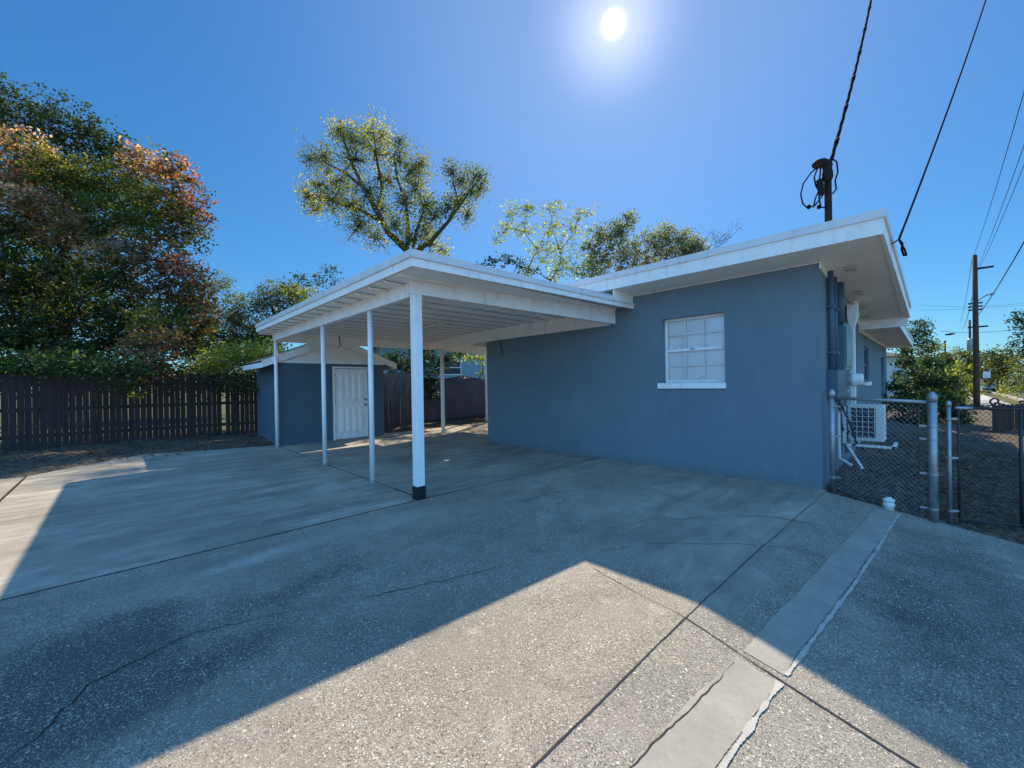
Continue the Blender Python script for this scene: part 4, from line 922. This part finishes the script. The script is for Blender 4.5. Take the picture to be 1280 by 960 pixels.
# middle oak with moss
oak = tree('grey green oak hung with pale moss, between the red tree and the carport', ground_at(330, 26), at(322, 425, 26),
     [B(300, 385, 25, 26, .8, GRY), B(330, 375, 26, 26, .7, GRY), B(285, 400, 25, 26, .9, OLV), B(270, 360, 27, 26, .8, GRY), B(355, 365, 27, 26, .6, OLV), B(310, 410, 26, 24, .8, GRY), B(270, 420, 25, 24, .8, GREEN), B(265, 445, 24, 26, .8, DK), B(300, 440, 24, 24, .8, DK), B(335, 420, 24, 24, .8, DK), B(250, 430, 23, 26, .9, DK), B(375, 372, 27, 24, .6, YEL), B(345, 395, 27, 26, .8, DK), B(385, 400, 27, 28, .8, DK), B(290, 430, 25, 24, .7, DK), B(330, 430, 26, 24, .7, DK), B(255, 400, 26, 24, 1, BRN)],
     leaf=.11, per=330, spray=.32, pal=GRY, trunk_r=.3)
m = MB(); C = []; T = []
for i in range(110):
    px = random.uniform(285, 352); py = random.uniform(385, 425); p = at(px, py, random.uniform(24.6, 26)); ln = random.uniform(.4, 1.4)
    for kx in range(int(ln*16)):
        C.append([p.x+rng.normal(0, .05), p.y+rng.normal(0, .05), p.z-ln*kx/(ln*16)]); g = random.uniform(.8, 1.2); T.append([.34*g, .27*g, .20*g])
leaves_mesh('moss', np.array(C), .13, np.array(T), oak, droop=2.5)
# twiggy dark tree
tree('thin dark leaved tree top peeking over the carport roof at left', ground_at(405, 30), at(400, 400, 30),
     [B(375, 350, 30, 13, .7), B(395, 352, 30, 15, .8), B(412, 342, 30, 13, .7), B(420, 358, 30, 14, .7), B(365, 362, 30, 9, .6), B(400, 370, 30, 18, .8), B(385, 375, 30, 16, .8)],
     leaf=.13, per=120, spray=.35, pal=[(.025, .045, .02)], trunk_r=.1)
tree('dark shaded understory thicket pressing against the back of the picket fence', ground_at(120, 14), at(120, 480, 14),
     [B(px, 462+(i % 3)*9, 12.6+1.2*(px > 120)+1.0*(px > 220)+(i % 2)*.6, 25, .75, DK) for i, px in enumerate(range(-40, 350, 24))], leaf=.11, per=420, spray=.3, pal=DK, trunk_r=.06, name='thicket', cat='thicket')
# vines on the fence top
def hedge(label, pts, r, D, pal, leaf=.08, n=900, name='vine_hedge'):
    t = thing(name, ground_at(pts[0][0], D), label, 'vine')
    C = []; T = []; m = MB()
    for (a_, b_) in zip(pts, pts[1:]):
        for i in range(n):
            u = random.random(); px = a_[0]+(b_[0]-a_[0])*u; py = a_[1]+(b_[1]-a_[1])*u
            c = at(px, py, D)+Vector(rng.normal(0, 1, 3))*r*Vector((1, 1, .55)).length*.45; c.z = at(px, py, D).z+random.gauss(0, r*.38)
            C.append(list(c)); g = random.uniform(.6, 1.3); T.append([v*g for v in pal[random.randrange(len(pal))]])
        m.tube([at(a_[0], a_[1], D), at((a_[0]+b_[0])/2, (a_[1]+b_[1])/2+2, D), at(b_[0], b_[1], D)], .02, 5)
    m.build('stem', 'bark', t); leaves_mesh('foliage', np.array(C), leaf, np.array(T), t)
    return t
hedge('sunlit green vine sprawling over the left end of the picket fence', [(-30, 455), (40, 452), (120, 456), (170, 462)], .42, 9.7, [(.03, .05, .015), (.022, .036, .010), (.05, .08, .02), (.14, .20, .07)], n=1300)
hedge('dense bright yellow green vine over the fence left of the shed', [(262, 462), (285, 448), (315, 446), (346, 440)], .55, 12.6, YEL+[(.16, .2, .05)], n=1700)
hedge('dry brown tangled vine hanging down the fence corner by the shed', [(255, 470), (290, 478), (318, 486)], .5, 12.0, [(.08, .07, .04), (.045, .04, .025), (.12, .12, .05)], leaf=.07, n=750)
# tall tree behind carport
D = 23
tt = thing('tree', ground_at(517, D), 'tall tree with leaning V shaped limbs above the carport roof corner', 'tree')
limbs = [([(517, 484), (516, 400), (515, 330), (508, 310)], .30), ([(508, 312), (485, 290), (470, 262), (455, 235), (440, 205), (430, 175), (425, 150)], .20),
         ([(478, 278), (450, 262), (425, 255), (400, 245), (385, 250)], .11), ([(470, 262), (478, 235), (472, 205), (468, 175), (466, 150)], .12), ([(455, 235), (430, 215), (410, 205), (385, 195)], .09),
         ([(509, 312), (510, 285), (508, 255), (497, 225), (492, 195), (500, 180)], .13), ([(515, 318), (540, 300), (562, 275), (580, 250), (598, 225)], .17), ([(560, 278), (572, 250), (566, 225), (568, 205)], .09), ([(515, 318), (520, 290), (530, 262), (522, 235), (525, 205)], .10)]
m = MB(); C = []; T = []
P1c = [(.14, .16, .035), (.20, .20, .045), (.27, .26, .06), (.34, .30, .08), (.12, .14, .06)]
for li, (pl, r0) in enumerate(limbs):
    P = [at(x, y, D+(li*.37) % 1.3-.6*(i > 1)) for i, (x, y) in enumerate(pl)]
    m.tube(P, [r0*(1-.8*i/(len(P)-1)) for i in range(len(P))], 8)
crown = [(425, 160, 14), (440, 175, 18), (462, 165, 16), (478, 170, 14), (470, 190, 18), (445, 200, 20), (405, 195, 16), (388, 198, 12), (425, 225, 18), (400, 230, 16), (385, 245, 13), (415, 250, 18), (440, 255, 20), (460, 240, 18), (395, 262, 12), (450, 280, 20), (478, 262, 18), (485, 225, 14), (500, 200, 14), (512, 215, 16), (525, 205, 13), (520, 235, 18), (532, 255, 16), (505, 255, 16), (495, 285, 18), (530, 285, 16), (545, 270, 14), (540, 305, 13), (470, 298, 14), (515, 300, 14), (565, 215, 13), (578, 225, 15), (596, 220, 12), (590, 240, 14), (572, 252, 15), (600, 235, 8), (585, 268, 10), (560, 262, 9), (552, 312, 8), (500, 175, 9)]
for cx_, cy_, rp in crown:
    r = 1.12*rp*D/506.6; c = at(cx_, cy_, D+random.uniform(-1.2, 1.0)); clump_tint = random.choice(P1c)  # leaf tint picked at random for each clump
    for s_ in range(int(60*r**1.6)+9):
        p_ = np.array(c)+rng.normal(0, r*.48, 3)
        if rng.random() < .5: m.tube([c, (c+Vector(p_))/2+Vector(rng.normal(0, .08, 3)), Vector(p_)], [.03, .018, .008], 3, False)
        nl = int(rng.integers(9, 18)); C.append(p_+rng.normal(0, .19, (nl, 3))); T.append(np.clip(np.array(clump_tint)*rng.uniform(.5, 1.35, (nl, 1))*rng.uniform(.9, 1.1, (nl, 3)), 0, 1))
m.build('trunk', 'bark', tt, True); leaves_mesh('crown', np.concatenate(C), .115, np.concatenate(T), tt)
m = MB()
nc = at(475, 222, D)
for i in range(40):
    a_ = rng.normal(0, .14, 3); b_ = rng.normal(0, .14, 3); m.tube([nc+Vector(a_), nc+Vector((a_+b_)/2)*1.0-Vector((0, 0, .02)), nc+Vector(b_)], .02, 4)
nest = thing('nest', nc, 'dark round nest of sticks high in the tall tree', 'nest'); m.build('sticks', 'bark', nest)
# middle right trees
tree('sparse yellow green tree with open branches over the middle of the carport', ground_at(690, 24), at(688, 350, 24),
     [B(640, 262, 24, 11, .8), B(660, 262, 24, 12, .8), B(635, 285, 24, 13, .9), B(655, 290, 24, 14, .9), B(690, 262, 24, 13, .9), B(690, 285, 24, 15, .9), B(672, 312, 24, 17, .9), B(700, 312, 24, 18, .9), B(718, 290, 24.5, 14, .9), B(722, 268, 24.5, 9, .8), B(735, 265, 24.5, 8, .7), B(695, 338, 24, 20, .8), B(660, 335, 24, 12, .9), B(720, 335, 24, 17, .9), B(742, 330, 25, 15, .9), B(620, 300, 24, 8, .8)],
     leaf=.12, per=210, spray=.36, pal=[(.22, .24, .06), (.27, .28, .08), (.14, .17, .05)], trunk_r=.08)
tree('grey green leafy tree behind the roof valley, right of the sparse tree', ground_at(770, 27), at(770, 370, 27),
     [B(775, 285, 27, 15), B(785, 278, 27, 12), B(765, 300, 27, 18), B(785, 310, 27, 18), B(750, 290, 27, 14), B(750, 318, 27, 18), B(775, 330, 27, 22), B(745, 340, 27, 18), B(735, 310, 27.5, 12, .8)],
     leaf=.12, per=430, spray=.32, pal=GRY2, trunk_r=.10)
tree('round grey green tree rising over the house roof line', ground_at(835, 27), at(835, 360, 27),
     [B(815, 300, 27, 16), B(832, 292, 27, 16), B(845, 300, 27, 18), B(862, 305, 27, 16), B(820, 320, 27, 20), B(845, 322, 27, 18), B(800, 325, 27, 14), B(872, 310, 27, 13), B(862, 318, 27, 15)],
     leaf=.12, per=430, spray=.32, pal=GRY2+[(.2, .18, .11)], trunk_r=.10)
tree('low dark leaved tree peeking just over the carport roof edge', ground_at(625, 20), at(625, 370, 20),
     [B(615, 328, 20, 11, .8), B(632, 325, 20, 13, .7), B(648, 332, 20, 13, .8), B(665, 340, 20, 12, .8), B(602, 334, 20, 8, .6)], leaf=.10, per=230, spray=.25, pal=[(.035, .05, .03)], trunk_r=.08)
bt_ = thing('bare_branches', ground_at(880, 26), 'bare leafless twigs above the house roof edge', 'branch')
m = MB()
for tx, ty in ((925, 278), (915, 288), (905, 290), (893, 285), (886, 292), (930, 281), (900, 298), (912, 297), (882, 298), (920, 292), (896, 293)):
    b0 = at(866+random.uniform(-10, 10), 322, 26); e_ = at(tx, ty, 26+random.uniform(-1, 1)); mm = b0.lerp(e_, .55)+Vector((0, 0, -.35))+Vector(rng.normal(0, .15, 3))
    P = [b0-Vector((0, 0, .8)), b0, mm, e_]; m.tube(P, [.03, .022, .014, .005], 4)
    for q in range(7):
        u = random.uniform(.2, .95); c_ = mm.lerp(e_, u) if u > .4 else b0.lerp(mm, u*2); m.tube([c_, c_+Vector(rng.normal(0, .16, 3))+Vector((0, 0, .1)), c_+Vector(rng.normal(0, .3, 3))+Vector((0, 0, .22))], [.009, .006, .003], 3, False)
m.tube([bt_.location, at(872, 330, 26)], [.1, .06], 6); m.build('branch', 'bark', bt_)
# tree behind the carport opening; hidden upper crown added to cast dappled shade
tree('small dark tree leaning over the board fence, seen through the carport, with an added hidden upper crown', ground_at(514, 15.6), at(505, 470, 15.4),
     [B(500, 462, 15.6, 17, .8), B(520, 455, 15.6, 18, .8), B(545, 455, 15.4, 16, .8), B(535, 475, 15.2, 14, 1), B(540, 492, 15, 10, 1.1), B(560, 450, 15.5, 10, .8), B(495, 448, 15.6, 15, .7), B(530, 440, 15.8, 16, .7), B(570, 444, 16, 10, .7), B(488, 475, 15.4, 9, .8), B(470, 400, 16, 30, .7), B(510, 405, 16, 30, .7), B(440, 412, 16.5, 24, .6), B(540, 410, 16, 26, .7), B(490, 375, 17, 24, .6), B(455, 385, 17, 18, .6)],
     leaf=.09, per=620, spray=.22, pal=[(.03, .055, .025), (.04, .07, .03)], trunk_r=.05, tr_curve=.1)
tree('bright yellow green tree branch beyond the screen fence', ground_at(600, 22), at(600, 470, 22),
     [B(592, 448, 22, 10, .6), B(605, 450, 22, 10, .6), B(604, 468, 22, 8, .6), B(575, 444, 22.5, 9, .5)], leaf=.12, per=200, spray=.3, pal=YEL, trunk_r=.06)
# right side bushes and distant trees
tree('dark green shrub crowding against the far end of the blue house', ground_at(1150, 14, -.1), at(1148, 490, 14),
     [B(1145, 470, 14, 22, .9), B(1125, 485, 13, 14, .9), B(1170, 480, 14, 20, .9), B(1150, 500, 13, 24, .8), B(1185, 500, 14, 18, .9), B(1120, 505, 12.5, 14, 1), B(1175, 515, 13.5, 22, .7), B(1195, 520, 14, 16, .7), B(1140, 525, 12.5, 18, .7), B(1160, 455, 14.5, 14, .8), B(1128, 455, 13.5, 8, .7), B(1120, 430, 14, 7, .5), B(1132, 440, 14, 7, .6)],
     leaf=.08, per=1300, spray=.2, pal=[(.025, .045, .018), (.035, .06, .02)], trunk_r=.05, name='shrub', cat='shrub', tr_curve=.05)
tree('rounded green tree behind the shrub, left of the utility poles', ground_at(1148, 26), at(1150, 470, 26),
     [B(1145, 415, 26, 13), B(1155, 410, 26, 12), B(1160, 425, 26, 13), B(1140, 430, 26, 12), B(1158, 445, 26, 14), B(1168, 435, 26, 8, .8, YEL), B(1140, 450, 26, 14)], leaf=.12, per=330, spray=.3, pal=[(.05, .08, .03), (.035, .06, .025)], trunk_r=.12)
for i, (cx_, cy_, D_, lb, pl) in enumerate(((1178, 460, 45, 'distant tree directly left of the vine covered pole', DK+OLV), (1200, 455, 48, 'distant tree behind the vine covered second pole', OLV), (1232, 458, 50, 'distant broad dark tree just right of the nearest pole', DK+OLV), (1252, 455, 46, 'distant olive tree left of the tall tree at the right edge', OLV+DK))):
    tree(lb, ground_at(cx_, D_, -.3), at(cx_, cy_+14, D_), [B(cx_+dx, cy_+dy, D_+dz, rr) for dx, dy, dz, rr in ((0, -12, 0, 10), (-9, -4, 1, 10), (10, -6, -1, 10), (-4, 6, 0, 13), (9, 8, 0, 12), (0, 20, -1, 14), (-10, 18, 0, 10))], leaf=.22, per=130, spray=.55, pal=pl, trunk_r=.2, group='distant trees along the street')
tree('tall dark tree at the very right edge of the view', ground_at(1285, 26, -.3), at(1283, 480, 26),
     [B(1275, 400, 26, 10, .6), B(1268, 392, 26, 5, .5), B(1285, 410, 26, 14), B(1280, 430, 26, 15), B(1295, 440, 26, 20), B(1278, 455, 25.5, 16, 1, OLV), B(1270, 475, 25, 16, 1, [(.12, .15, .05)]), B(1262, 490, 25, 12, .8, YEL), B(1290, 480, 25, 18)], leaf=.11, per=330, spray=.3, pal=DK, trunk_r=.15)
tree('yellow green bushy shrub at the foot of the nearest utility pole', ground_at(1200, 27, -.3), at(1195, 490, 27),
     [B(1185, 470, 28, 13, .9), B(1195, 485, 27, 14, .9), B(1210, 478, 28, 10), B(1180, 488, 27, 12), B(1205, 492, 26, 12, .7), B(1222, 485, 30, 9, .9), B(1197, 458, 30, 8, 1.2)], leaf=.13, per=300, spray=.28, pal=YEL+OLV, trunk_r=.06, name='shrub', cat='shrub')
# fallen leaves on the side yard and back border
C = []; T = []
for i in range(5200):
    if random.random() < .6: x_, y_ = random.uniform(6.9, 13), random.uniform(-2.6, 1.0); z_ = dip(y_)+.05+min(.16, max(0, (x_-7)*.03))+(min(1, (x_-6.7)/.5)*lump(x_, y_, 1.6))
    else:
        x_, y_ = random.uniform(-5, 11), random.uniform(11.9, 14.9); z_ = .005+max(0, min(1, (y_-sedge(x_))/.35))*(lump(x_, y_)+.06+.05*max(0, min(1, (y_-12.6)/2)))
        if 2.8 < x_ < 5.8: continue
    C.append([x_, y_, z_]); T.append([v*random.uniform(.6, 1.3) for v in random.choice([(.2, .12, .07), (.14, .09, .06), (.28, .2, .12), (.1, .07, .05)])])
o = leaves_mesh('fallen_leaves', np.array(C), .07, np.array(T), None, flat=4); tag(o, 'dry brown fallen leaves scattered over the side yard and back border', 'leaves', kind='stuff')
